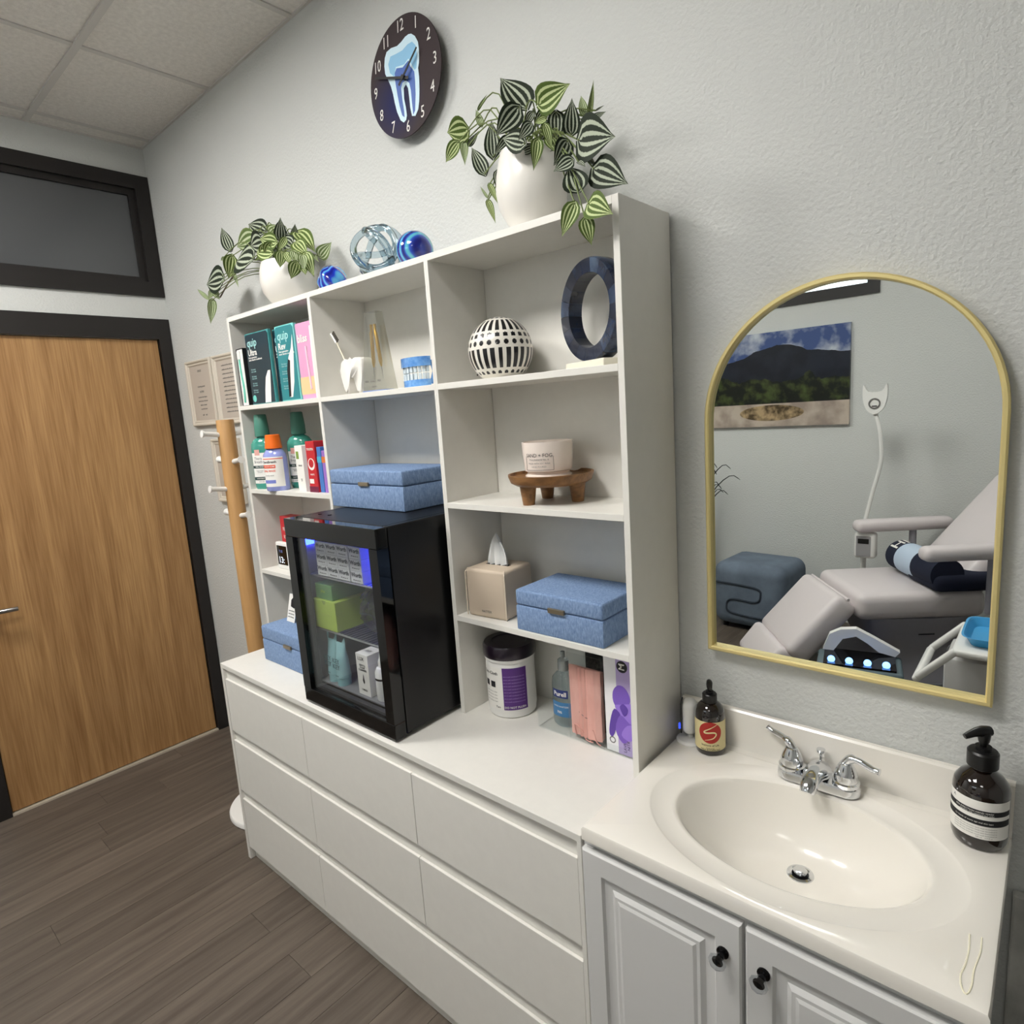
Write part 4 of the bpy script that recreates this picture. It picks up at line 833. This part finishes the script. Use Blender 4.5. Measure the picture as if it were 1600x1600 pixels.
# contents (world positions relative to the fridge)
def F(x, y, z): return (FX0+x, FY0+y, FZ0+z)
WB = mat('pill_carton', (206, 208, 208), .5); BK2 = mat('carton_text', (40, 46, 56), .6)
zs = .3942
for r_ in range(3):
    for k_ in range(4):
        wbx = .053; x0 = .072+k_*(wbx+.0005)+(.005 if k_ == 3 else 0)
        t = thing('medicine_box', 'small white medicine box with dark lettering, %s row %s' % (('bottom', 'middle', 'top')[r_], ('leftmost', 'second from the left', 'third from the left', 'beside the blue light')[k_]), 'box', F(x0, .048, zs+r_*.0335), group='medicine boxes stacked in the fridge')
        obj('carton_body', bx(0, wbx, 0, .12, 0, .033, bev=.001), WB, t); text('Worth', .0165, BK2, t, (wbx*.5, -.0006, .022), bold=.03); text('100 units per ml', .005, INKG, t, (wbx*.5, -.0006, .008))
GRC = mat('lime_carton', (172, 196, 86), .5); GRD = mat('green_carton', (104, 146, 96), .5)
t = thing('cosmetic_carton', 'lime green carton on the middle rack inside the fridge', 'carton', F(.03, .046, .2298)); obj('carton_body', bx(0, .112, 0, .17, 0, .088, bev=.0015), GRC, t); obj('thumb_notch', prism([(.045, .088), (.053, .076), (.06, .076), (.068, .088)], -.0006, 0), mat('lime_shade', (140, 160, 80), .5), t); text('FORMULA', .012, mat('lime_dark', (186, 206, 110), .5), t, (.06, -.0006, .045))
t = thing('cosmetic_carton', 'smaller dark green carton on top of the lime carton', 'carton', F(.036, .054, .3182)); obj('carton_body', bx(0, .085, 0, .13, 0, .045, bev=.0015), GRD, t); text('plus', .014, GRC, t, (.04, -.0006, .025))
t = thing('plastic_bag', 'crumpled clear plastic bag on the middle rack inside the fridge', 'bag', F(.27, .13, .2298))
bm = nb(); bmesh.ops.create_icosphere(bm, subdivisions=4, radius=1); rd = random.Random(4)
from mathutils import noise as mn
for q in bm.verts:
    d_ = q.co.copy(); nn = mn.noise(d_*2.6)*.35+mn.noise(d_*6)*.2; q.co = Vector((d_.x*.07*(1-.35*d_.z)*(1+nn), d_.y*.07*(1+nn), .078+.077*d_.z*(1+nn*.2)))
    q.co.z = max(q.co.z, .001)
obj('bag', bm, thin_glass('bag_film', (205, 210, 210), 2.2, .12), t, True)
CYA = mat('tube_aqua', (150, 196, 200), .35, coat=.2)
for i, (xx, yy) in enumerate(((.075, .066), (.124, .062))):
    t = thing('cosmetic_tube', ('leftmost pale aqua tube standing on the fridge floor', 'pale aqua tube on the fridge floor, nearer the tall white carton')[i], 'tube', F(xx, yy, .0642), group='aqua tubes in the fridge')
    bm = nb(); rg = []
    for zz, rx, ry in ((.0, .02, .02), (.022, .02, .02), (.024, .022, .022), (.08, .022, .016), (.115, .023, .006), (.128, .024, .0012)): rg.append([bm.verts.new((rx*math.cos(2*PI*q/20), ry*math.sin(2*PI*q/20), zz)) for q in range(20)])
    for A_, B_ in zip(rg, rg[1:]):
        for q in range(20): bm.faces.new((A_[q], A_[(q+1) % 20], B_[(q+1) % 20], B_[q]))
    bm.faces.new(rg[0][::-1]); bm.faces.new(rg[-1]); obj('tube_body', bm, CYA, t, True)
    obj('fin', prism([(-.024, .127), (-.02, .127), (-.016, .15), (-.024, .156)], -.001, .001), CYA, t); obj('fin', prism([(.006, .127), (.024, .127), (.022, .146)], -.001, .001), CYA, t)
    text('KEY\nKEY', .02, mat('tube_ink', (60, 100, 106), .5), t, (0, -.0226, .068), bold=.01); text('care', .008, MATS['tube_ink'], t, (0, -.0226, .032))
t = thing('serum_carton', 'tall white printed carton on the fridge floor', 'carton', F(.216, .048, .0642)); obj('carton_body', bx(0, .055, 0, .055, 0, .122, bev=.001), PAPER, t); text('LUX', .015, INK, t, (.024, -.0006, .108)); text('GENTLE\nFOAM\nCLEANSER', .008, INK, t, (.028, -.0006, .082)); text('1 PIECE', .008, INK, t, (.028, -.0006, .016)); obj('drop_mark', prism([(.024, .045), (.031, .056), (.028, .063), (.033, .04), (.029, .034)], -.0006, 0), INK, t); text('LUX', .012, INKG, t, (.028, .028, .1223), rot=(0, 0, 0))
t = bottle(F(.31, .07, .0642), [(0, 0), (.022, 0), (.024, .004), (.024, .08), (.018, .092), (.01, .095), (0, .095)], WHP, 1, 'lotion_bottle', 'white dropper bottle beside the tall white carton in the fridge', [(.012, .094), (.0125, .11), (.009, .118), (.006, .138), (0, .14)], WHP); obj('label_band', cyl_patch(.0243, -PI/2-1, -PI/2+1, .06, .066), INK, t)
t, W2 = carton(FX0+.225, FX0+.285, FY0+.2, .06, FZ0+.0642, .12, mat('grey_carton', (120, 124, 126), .5), 'grey carton at the back of the fridge floor', name='small_carton'); text('lab', .014, INK, t, (0, -.0006, .09))

# ================================================================== VANITY TOP ITEMS
AMB = mat('amber_glass', (22, 12, 8), .06, coat=1)
def pump(t, z, s, m, dirx, diry):
    obj('collar', lathe([(.021*s, z), (.0225*s, z+.002), (.0225*s, z+.026*s), (.02*s, z+.029*s), (.012*s, z+.030*s), (.012*s, z+.036*s), (0, z+.036*s)], 28), m, t, True)
    pm = obj('pump_head', tube(smoothpts([(0, 0, z+.034*s), (0, 0, z+.05*s), (0, 0, z+.063*s)], 3), [.005*s, .005*s, .008*s, .009*s, .0095*s, .01*s, .008*s], 12), m, t, True)
    obj('nozzle', tube(smoothpts([(-dirx*.01*s, -diry*.01*s, z+.062*s), (dirx*.012*s, diry*.012*s, z+.062*s), (dirx*.033*s, diry*.033*s, z+.055*s)], 3), [.008*s, .009*s, .0095*s, .008*s, .0065*s, .0055*s, .0045*s], 10), m, pm, True)
t = thing('soap_bottle', 'large dark amber pump bottle with cream striped label on vanity corner', 'soap bottle', (3.3, -.072, VH)); t.scale = (.89, .89, .89)
SB = [(0, 0), (.034, 0), (.042, .004), (.046, .015), (.0465, .025), (.0465, .115), (.044, .128), (.034, .142), (.023, .15), (.019, .154), (.019, .16), (0, .16)]
obj('bottle', lathe(SB, 40), AMB, t, True); pump(t, .158, 1.15, BLK, -.75, -.65)
A = -PI/2+.05
obj('label', cyl_patch(.0469, A-1.6, A+1.3, .03, .108, seg=36), PAPER, t)
for z0, z1 in ((.079, .0895), (.058, .071)): obj('label_bar', cyl_patch(.0472, A-1.6, A+1.25, z0, z1, seg=36), INK, t)
text('RESURRECTION HAND WASH', .0048, PAPER, t, cyl=(.0475, A-.2, .085)); text('mandarin rind, rosemary leaf, cedar', .004, PAPER, t, cyl=(.0475, A-.1, .081)); text('for hands of every age and skin type', .0045, PAPER, t, cyl=(.0475, A-.2, .0645))
for i in range(4): text('a gently effective aromatic hand wash formulated to', .0036, INKG, t, cyl=(.0472, A-.15, .053-i*.0048))
text('A', .009, INK, t, cyl=(.0472, A-1.0, .1)); text('500 mL   16.9 fl oz', .0036, INKG, t, cyl=(.0472, A+.2, .034))
t = thing('soap_bottle', 'small amber pump bottle with red round logo by the bookcase side', 'soap bottle', (2.802, -.058, VH))
obj('bottle', lathe([(0, 0), (.027, 0), (.0315, .003), (.033, .01), (.033, .088), (.0325, .095), (.029, .107), (.022, .115), (.0155, .119), (0, .119)], 36), AMB, t, True); pump(t, .118, .72, BLK, .5, -.85)
A = math.atan2(CAM.y+.058, CAM.x-2.802); CRM = mat('cream_label', (226, 212, 160), .5)
obj('label', cyl_patch(.0334, A-1.5, A+1.5, .014, .083, seg=32), CRM, t)
bm = nb(); cc_ = bm.verts.new((.0339*math.cos(A), .0339*math.sin(A), .058)); rg = []
for r2 in [q/8 for q in range(1, 9)]:
    rg.append([bm.verts.new((.0339*math.cos(A+.0255*r2*math.cos(q)/.0339), .0339*math.sin(A+.0255*r2*math.cos(q)/.0339), .058+.0255*r2*math.sin(q))) for q in [2*PI*i/36 for i in range(36)]])
for i in range(36):
    bm.faces.new((cc_, rg[0][i], rg[0][(i+1) % 36]))
    for A_, B_ in zip(rg, rg[1:]): bm.faces.new((A_[i], B_[i], B_[(i+1) % 36], A_[(i+1) % 36]))
obj('logo_disc', bm, mat('logo_red', (176, 44, 36), .5), t)
sp = smoothpts([(.017, .021, 0), (.004, .013, 0), (-.012, .003, 0), (-.01, -.001, 0), (.008, .001, 0), (.013, -.004, 0), (.006, -.013, 0), (-.012, -.019, 0)], 5)
bm = nb(); tube([(.0338*math.cos(A+p.x/.0338), .0338*math.sin(A+p.x/.0338), .058+p.y) for p in sp], [.0004+.0016*math.sin(PI*min(1, max(0, i/(len(sp)-1)))) for i in range(len(sp))], 6, bm); obj('logo_swirl', bm, CRM, t, True)
text('Institute of Life', .0065, INK, t, cyl=(.0337, A, .0275), bold=.01); text('hand soap', .0045, INK, t, cyl=(.0337, A, .0205)); text('WILD BOTANICALS', .005, INK, t, cyl=(.0337, A, .0165), bold=.02)
t = thing('security_camera', 'small white indoor camera with round base against the bookcase side', 'camera', (2.748, -.046, VH)); t.scale = (1.12, 1.12, 1.12)
obj('base', lathe([(0, 0), (.0285, 0), (.0295, .003), (.026, .007), (.006, .009), (.004, .022), (0, .022)], 32), WHP, t, True)
hd_ = obj('head', bx(-.016, .014, -.02, .02, .018, .092, bev=.014, seg=5), WHP, t, True); hd_.rotation_euler = (0, 0, math.radians(20))
obj('front_face', bx(-.0185, -.0155, -.0165, .0165, .022, .088, bev=.001), GLBLK, hd_); obj('status_light', bx(-.022, -.018, -.0205, -.012, .034, .044), mat('status_blue', (60, 80, 255), .4, emit=(60, 90, 255), es=.8), hd_)
obj('power_plug', bx(.012, .02, .006, .014, .04, .06), BLK, hd_)

# ================================================================== COAT RACK, FRAMES
t = thing('coat_rack', 'wooden coat rack with white pegs and round white base', 'coat rack', (.9, -.2, 0))
obj('base', lathe([(0, 0), (.186, 0), (.19, .004), (.19, .018), (.186, .024), (0, .026)], 56), WHP, t, True); obj('pole', tube([(0, 0, .024), (0, 0, 1.64), (0, 0, 1.645)], [.033, .033, .031], 28), PINEW, t, True)
for z_, ax in ((1.585, 'y'), (1.478, 'x'), (1.372, 'y'), (1.263, 'x')):
    for s_ in (-1, 1):
        e = Vector((s_, 0, .12)) if ax == 'x' else Vector((0, s_, .12)); e.normalize()
        P = [Vector((0, 0, z_))+e*q for q in (.028, .085, .092, .096)]; obj('peg', tube(P, [.0095, .0095, .014, .014], 14), WHP, t, True)
CREAMF = mat('cream_frame', (206, 198, 184), .5); CERT = mat('certificate_paper', (190, 180, 168), .6)
def certificate(x0, x1, z0, z1, label, lines):
    t = thing('framed_certificate', label, 'certificate', ((x0+x1)/2, -.001, (z0+z1)/2), group='framed certificates'); W = x1-x0; h_ = z1-z0
    fr_ = rectrings(-W/2, W/2, -h_/2, h_/2, [(0, -.012), (.004, -.018), (.01, -.018), (.016, -.012), (.022, -.012), (.028, -.007)], 0)
    obj('frame', fr_, CREAMF, t); obj('paper', bx(-W/2+.028, W/2-.028, -.0085, -.0068, -h_/2+.028, h_/2-.028), CERT, t)
    for i, (z_, s_, tx) in enumerate(lines): text(tx, s_, INKG, t, (0, -.0088, h_*z_), bold=.01)
L1 = [(.33, .014, 'STATE'), (.1, .011, 'is hereby granted'), (.02, .012, 'LICENSE'), (-.06, .009, 'to practice dental hygiene'), (-.12, .009, 'under the laws of the state'), (-.18, .009, 'subject to renewal'), (-.24, .009, 'as provided herein'), (-.33, .012, 'seal    seal')]
certificate(.157, .425, 1.63, 1.938, 'framed certificate nearest the door frame', L1); certificate(.445, .71, 1.63, 1.938, 'framed certificate partly hidden by the bookcase edge', [(.34-.06*i, .009, 'certificate text line with terms') for i in range(12)]); certificate(.32, .588, 1.266, 1.566, 'framed certificate hanging lowest, behind the coat rack', L1)

# ================================================================== ROOM SEEN IN THE MIRROR
VIN = mat('white_vinyl', (216, 208, 208), .38, coat=.15, bump=.12, bscale=12, bdist=.01)
def rbox(bm, c_, sz, rot, bev=.04, seg=4):
    b2 = bx(-sz[0]/2, sz[0]/2, -sz[1]/2, sz[1]/2, -sz[2]/2, sz[2]/2, bev=bev, seg=seg); bmesh.ops.transform(b2, matrix=Matrix.Translation(c_) @ Matrix.Rotation(rot, 4, 'Y'), verts=b2.verts); return b2
ch = thing('treatment_chair', 'white reclining treatment chair seen in the mirror', 'chair', (2.69, -2.62, 0), rz=math.radians(-36))
obj('seat', rbox(None, (.03, 0, .46), (.64, .56, .15), 0, .05), VIN, ch, True); obj('backrest', rbox(None, (.5, 0, .77), (.15, .48, .74), math.radians(41), .06), VIN, ch, True); obj('headrest', rbox(None, (.79, 0, 1.12), (.09, .2, .16), math.radians(41), .045), VIN, ch, True)
obj('leg_rest', rbox(None, (-.46, 0, .33), (.42, .5, .14), math.radians(-48), .04), VIN, ch, True); obj('foot_rest', rbox(None, (-.68, .0, .13), (.2, .46, .12), math.radians(-52), .035), VIN, ch, True)
SHELL = mat('chair_shell', (158, 156, 164), .4); bm = nb()
rg = []
for zz, sx_, sy_ in ((.02, .34, .25), (.06, .33, .24), (.2, .22, .2), (.3, .26, .24), (.39, .29, .265)): rg.append([bm.verts.new((.06+sx_*math.copysign(abs(math.cos(q))**.5, math.cos(q)), sy_*math.copysign(abs(math.sin(q))**.5, math.sin(q)), zz)) for q in [2*PI*i/40 for i in range(40)]])
for A_, B_ in zip(rg, rg[1:]):
    for i in range(40): bm.faces.new((A_[i], A_[(i+1) % 40], B_[(i+1) % 40], B_[i]))
bm.faces.new(rg[0][::-1]); bm.faces.new(rg[-1]); obj('base_shell', bm, SHELL, ch, True)
obj('floor_plate', bx(-.3, .42, -.26, .26, 0, .02, bev=.006), mat('plate_grey', (120, 122, 128), .4), ch)
for s_ in (-1, 1):
    obj('armrest', rbox(None, (.24, s_*.37, .765), (.56, .1, .075), 0, .032), VIN, ch, True); obj('arm_post', tube([(.3, s_*.36, .44), (.3, s_*.365, .74)], .02, 10), SHELL, ch, True)
obj('button_marks', bx(.02, .1, .262, .2645, .3, .306), INK, ch)
obj('leg_rest_piping', tube([(-.33, -.25, .5), (-.33, .25, .5)], .008, 8), VIN, ch, True)
pw_ = thing('bolster_pillow', 'navy and pale blue bolster pillow lettered HI on the treatment chair', 'pillow', (2.69+.81*.14+.588*.04, -2.62-.588*.14+.81*.04, .625), rz=math.radians(-36))
NAVY = mat('navy_knit', (22, 28, 48), .9); PALE = mat('pale_knit', (186, 202, 220), .9)
for i, (y0, y1) in enumerate(((-.22, -.12), (-.12, .05), (.05, .24))):
    pts = [(0, y0, 0), (0, y1, 0)]; rr_ = [.085, .088] if i == 0 else ([.088, .088] if i == 1 else [.088, .083])
    obj('pillow_band', tube(pts, rr_, 28), (NAVY, PALE, NAVY)[i], pw_, True)
t2 = text('HI', .1, PAPER, pw_, rot=(0, 0, 0), bold=.01, ext=0)
for q in t2.data.vertices:
    aa = math.radians(112)-q.co.x/.0895; q.co = (.0895*math.cos(aa), -.17+q.co.y, .0895*math.sin(aa))
obj('throw_fold', rbox(None, (.1, .12, -.045), (.34, .3, .09), 0, .04), NAVY, pw_, True)
# ottoman
t = thing('ottoman', 'slate blue velvet ottoman with a stitched paperclip pattern, seen in mirror', 'ottoman', (1.83, -3.0, 0), rz=math.radians(4))
VEL = mat('slate_velvet', (98, 110, 124), .85, vary=.25, vscale=(5, 5, 5)); obj('body', bx(-.25, .25, -.22, .22, .025, .47, bev=.075, seg=5), VEL, t, True)
GRV = mat('velvet_groove', (44, 52, 62), .95)
obj('stitched_groove', tube(smoothpts([(-.24, .221, .33), (.06, .221, .32), (.1, .221, .27), (.06, .221, .22), (-.1, .221, .22), (-.14, .221, .17), (-.1, .221, .12), (.18, .221, .11)], 6), .007, 6), GRV, t, True)
for a in ((-.18, -.15), (.18, -.15), (-.18, .15), (.18, .15)): obj('foot', tube([(a[0], a[1], 0), (a[0], a[1], .03)], .02, 10), BLK, t)
# lamp with cat-ear head
t = thing('gooseneck_lamp', 'white gooseneck lamp with cat ear head and control box, seen in mirror', 'lamp', (2.472, -3.0, 0))
obj('base', lathe([(0, 0), (.14, 0), (.14, .015), (.03, .03), (0, .03)], 32), WHP, t, True); obj('pole', tube([(0, 0, .025), (0, 0, .78)], .016, 12), WHP, t, True)
obj('neck', tube(smoothpts([(0, 0, .76), (.04, .01, .95), (.085, .02, 1.15), (.08, .03, 1.32), (.05, .03, 1.45)], 6), .012, 10), WHP, t, True)
cb = obj('control_box', bx(-.06, .06, -.03, .05, .56, .72, bev=.02, seg=4), WHP, t, True, loc=(.02, .03, 0)); obj('control_panel', bx(-.045, .035, .05, .054, .575, .7, bev=.001), mat('panel_grey', (150, 148, 150), .4), cb); obj('display', bx(-.035, .025, .054, .056, .655, .685), GLBLK, cb)
hp = [(-.06, 0), (-.04, -.05), (0, -.075), (.04, -.05), (.06, 0), (.065, .05), (.06, .1), (.035, .06), (-.035, .06), (-.06, .1), (-.065, .05)]
hdx = obj('head', prism([(p.x, p.y) for p in smoothpts([(a, b, 0) for a, b in hp], 3, True)], -.02, .02), WHP, t, loc=(.05, .035, 1.515)); obj('dial_ring', lathe([(.024, 0), (.032, 0), (.032, .003), (.024, .003), (.024, 0)], 28), INKG, hdx, loc=(0, .0205, -.012)).rotation_euler = (-PI/2, 0, 0); obj('dial_bar', bx(-.014, .014, .02, .0225, -.03, -.024), INK, hdx)
# picture
pic = mat('landscape_print', (60, 70, 90), .35); nt = pic.node_tree; N = nt.nodes; L = nt.links; b = N['Principled BSDF']
tc = N.new('ShaderNodeTexCoord'); sp_ = N.new('ShaderNodeSeparateXYZ'); L.new(tc.outputs['Object'], sp_.inputs[0])
def nmath(op, a, b_=None):
    q = N.new('ShaderNodeMath'); q.operation = op
    for i, val in ((0, a), (1, b_)):
        if val is None: continue
        if isinstance(val, (int, float)): q.inputs[i].default_value = val
        else: L.new(val, q.inputs[i])
    return q.outputs[0]
def nnoise(sc, det=4):
    q = N.new('ShaderNodeTexNoise'); q.inputs['Scale'].default_value = sc; q.inputs['Detail'].default_value = det; L.new(tc.outputs['Object'], q.inputs['Vector']); return q.outputs[0]
def nramp(fac, c0, c1, p0=.4, p1=.6):
    q = N.new('ShaderNodeValToRGB'); e = q.color_ramp.elements; e[0].color = (*lin(c0), 1); e[1].color = (*lin(c1), 1); e[0].position = p0; e[1].position = p1; L.new(fac, q.inputs[0]); return q.outputs[0]
def nmix(f_, a, b_):
    q = N.new('ShaderNodeMix'); q.data_type = 'RGBA'; L.new(f_, q.inputs[0]); L.new(a, q.inputs[6]); L.new(b_, q.inputs[7]); return q.outputs[2]
zz = sp_.outputs[2]; xx = sp_.outputs[0]; n1 = nnoise(3); n2 = nnoise(16); n3 = nnoise(7)
sky = nramp(nnoise(6), (56, 78, 128), (190, 196, 206), .42, .62); mtn = nramp(n3, (12, 16, 30), (24, 30, 44)); bush = nramp(n2, (10, 15, 9), (70, 84, 38), .48, .74); table = nramp(n3, (150, 136, 126), (188, 174, 160))
ridge = nmath('ADD', nmath('SUBTRACT', .235, nmath('MULTIPLY', nmath('ABSOLUTE', nmath('ADD', xx, -.02)), .22)), nmath('MULTIPLY', nmath('SUBTRACT', n1, .5), .14))
col = nmix(nmath('LESS_THAN', zz, ridge), sky, mtn)
col = nmix(nmath('LESS_THAN', zz, nmath('ADD', -.0, nmath('MULTIPLY', nmath('SUBTRACT', n3, .5), .22))), col, bush)
col = nmix(nmath('LESS_THAN', zz, -.165), col, table)
ell = nmath('ADD', nmath('POWER', nmath('DIVIDE', nmath('ADD', xx, .02), .22), 2), nmath('POWER', nmath('DIVIDE', nmath('ADD', zz, .23), .055), 2))
stone = nramp(n2, (70, 56, 34), (176, 152, 116)); col = nmix(nmath('LESS_THAN', ell, 1), col, stone); L.new(col, b.inputs['Base Color'])
o = obj('landscape_picture', bx(-.48, .48, 0, .025, -.325, .325), pic, loc=(1.83, RY+.001, 1.695)); tag(o, 'unframed landscape photograph of dark mountain and round stone, seen in mirror', 'picture')
# grass plant in vase
t = thing('grass_plant', 'tall thin leaved grass plant behind the ottoman, seen in mirror', 'plant', (1.34, -3.08, 0)); obj('vase', lathe([(0, 0), (.08, 0), (.1, .1), (.085, .4), (.07, .55), (.06, .55), (.06, .5), (0, .5)], 24), mat('dark_vase', (60, 62, 66), .5), t, True)
GRS = mat('dark_grass', (46, 50, 44), .7); rd = random.Random(8)
for i in range(34):
    a = rd.uniform(0, 2*PI); rr_ = rd.uniform(.1, .34); hz = rd.uniform(.85, 1.2); rr_ = min(rr_, .2/max(.2, -math.sin(a))); obj('blade', tube(smoothpts([(0, 0, .5), (rr_*.3*math.cos(a), rr_*.3*math.sin(a), hz*.85), (rr_*.75*math.cos(a), rr_*.75*math.sin(a), hz), (rr_*math.cos(a), rr_*math.sin(a), hz-.03)], 3), [.004]*6+[.003]*3+[.001], 4), GRS, t)
# trolley with tray, light device
t = thing('instrument_trolley', 'white instrument trolley with cut out handle, seen in mirror', 'trolley', (3.2, -1.85, 0))
bm = nb(); obj('column', bx(-.15, .2, -.14, .14, .03, .47, bev=.02), mat('trolley_grey', (196, 194, 192), .4), t, True); obj('top_shelf', bx(-.12, .24, -.2, .2, .5, .53, bev=.012, seg=3), WHP, t, True)
for y_ in (-.2, .17): obj('handle_arm', rbox(None, (-.17, y_+.015, .45), (.2, .035, .03), math.radians(-48), .012), WHP, t, True)
obj('handle_bar', rbox(None, (-.235, 0, .375), (.035, .4, .03), math.radians(-48), .012), WHP, t, True); obj('dark_stripe', bx(-.152, -.149, -.05, .03, .05, .46), mat('stripe_grey', (96, 96, 98), .4), t)
for a in ((-.12, -.12), (.16, -.12), (-.12, .12), (.16, .12)): obj('caster', tube([(a[0]-.01, a[1], .02), (a[0]+.01, a[1], .02)], .02, 14), BLK, t, True)
t = thing('instrument_tray', 'bright blue instrument tray on the white trolley, seen in mirror', 'tray', (3.22, -1.86, .531)); bm = nb()
rg = []
for ins, z_ in ((.03, .0), (.012, .035), (0, .04), (.008, .04), (.03, .006)): rg.append([bm.verts.new((p[0]*(1-ins/.12), p[1]*(1-ins/.16), z_)) for p in [(.12*math.copysign(abs(math.cos(q))**.35, math.cos(q)), .16*math.copysign(abs(math.sin(q))**.35, math.sin(q))) for q in [2*PI*i/32 for i in range(32)]]])
for A_, B_ in zip(rg, rg[1:]):
    for i in range(32): bm.faces.new((A_[i], A_[(i+1) % 32], B_[(i+1) % 32], B_[i]))
bm.faces.new(rg[0][::-1]); bm.faces.new(rg[-1]); obj('tray', bm, mat('tray_blue', (70, 160, 214), .35), t, True)
t = thing('light_device', 'white winged device with four glowing blue lamps, seen in mirror', 'device', (2.66, -1.99, .0), rz=math.radians(-12))
TEAL = mat('teal_grey', (92, 108, 114), .45); obj('cabinet', bx(-.17, .2, -.1, .14, 0, .275, bev=.015, seg=3), TEAL, t, True); obj('black_panel', bx(-.14, .17, -.09, .12, .275, .285), GLBLK, t)
for s_, pts in ((0, [(-.15, .245), (-.1, .245), (-.06, .31), (.0, .33), (.0, .37), (-.07, .36), (-.12, .33)]), (1, [(.17, .245), (.1, .26), (.05, .30), (.0, .33), (.0, .37), (.08, .33), (.19, .27)])): obj('wing', prism([(a_, b_+.04) for a_, b_ in pts], -.1, -.06), WHP, t)
BG = mat('blue_glow', (120, 170, 255), .3, emit=(110, 165, 255), es=4)
for i in range(4):
    bm = nb(); bmesh.ops.create_uvsphere(bm, u_segments=16, v_segments=10, radius=.017); obj('blue_lamp', bm, BG, t, 2, loc=(-.105+.078*i, .085, .295))
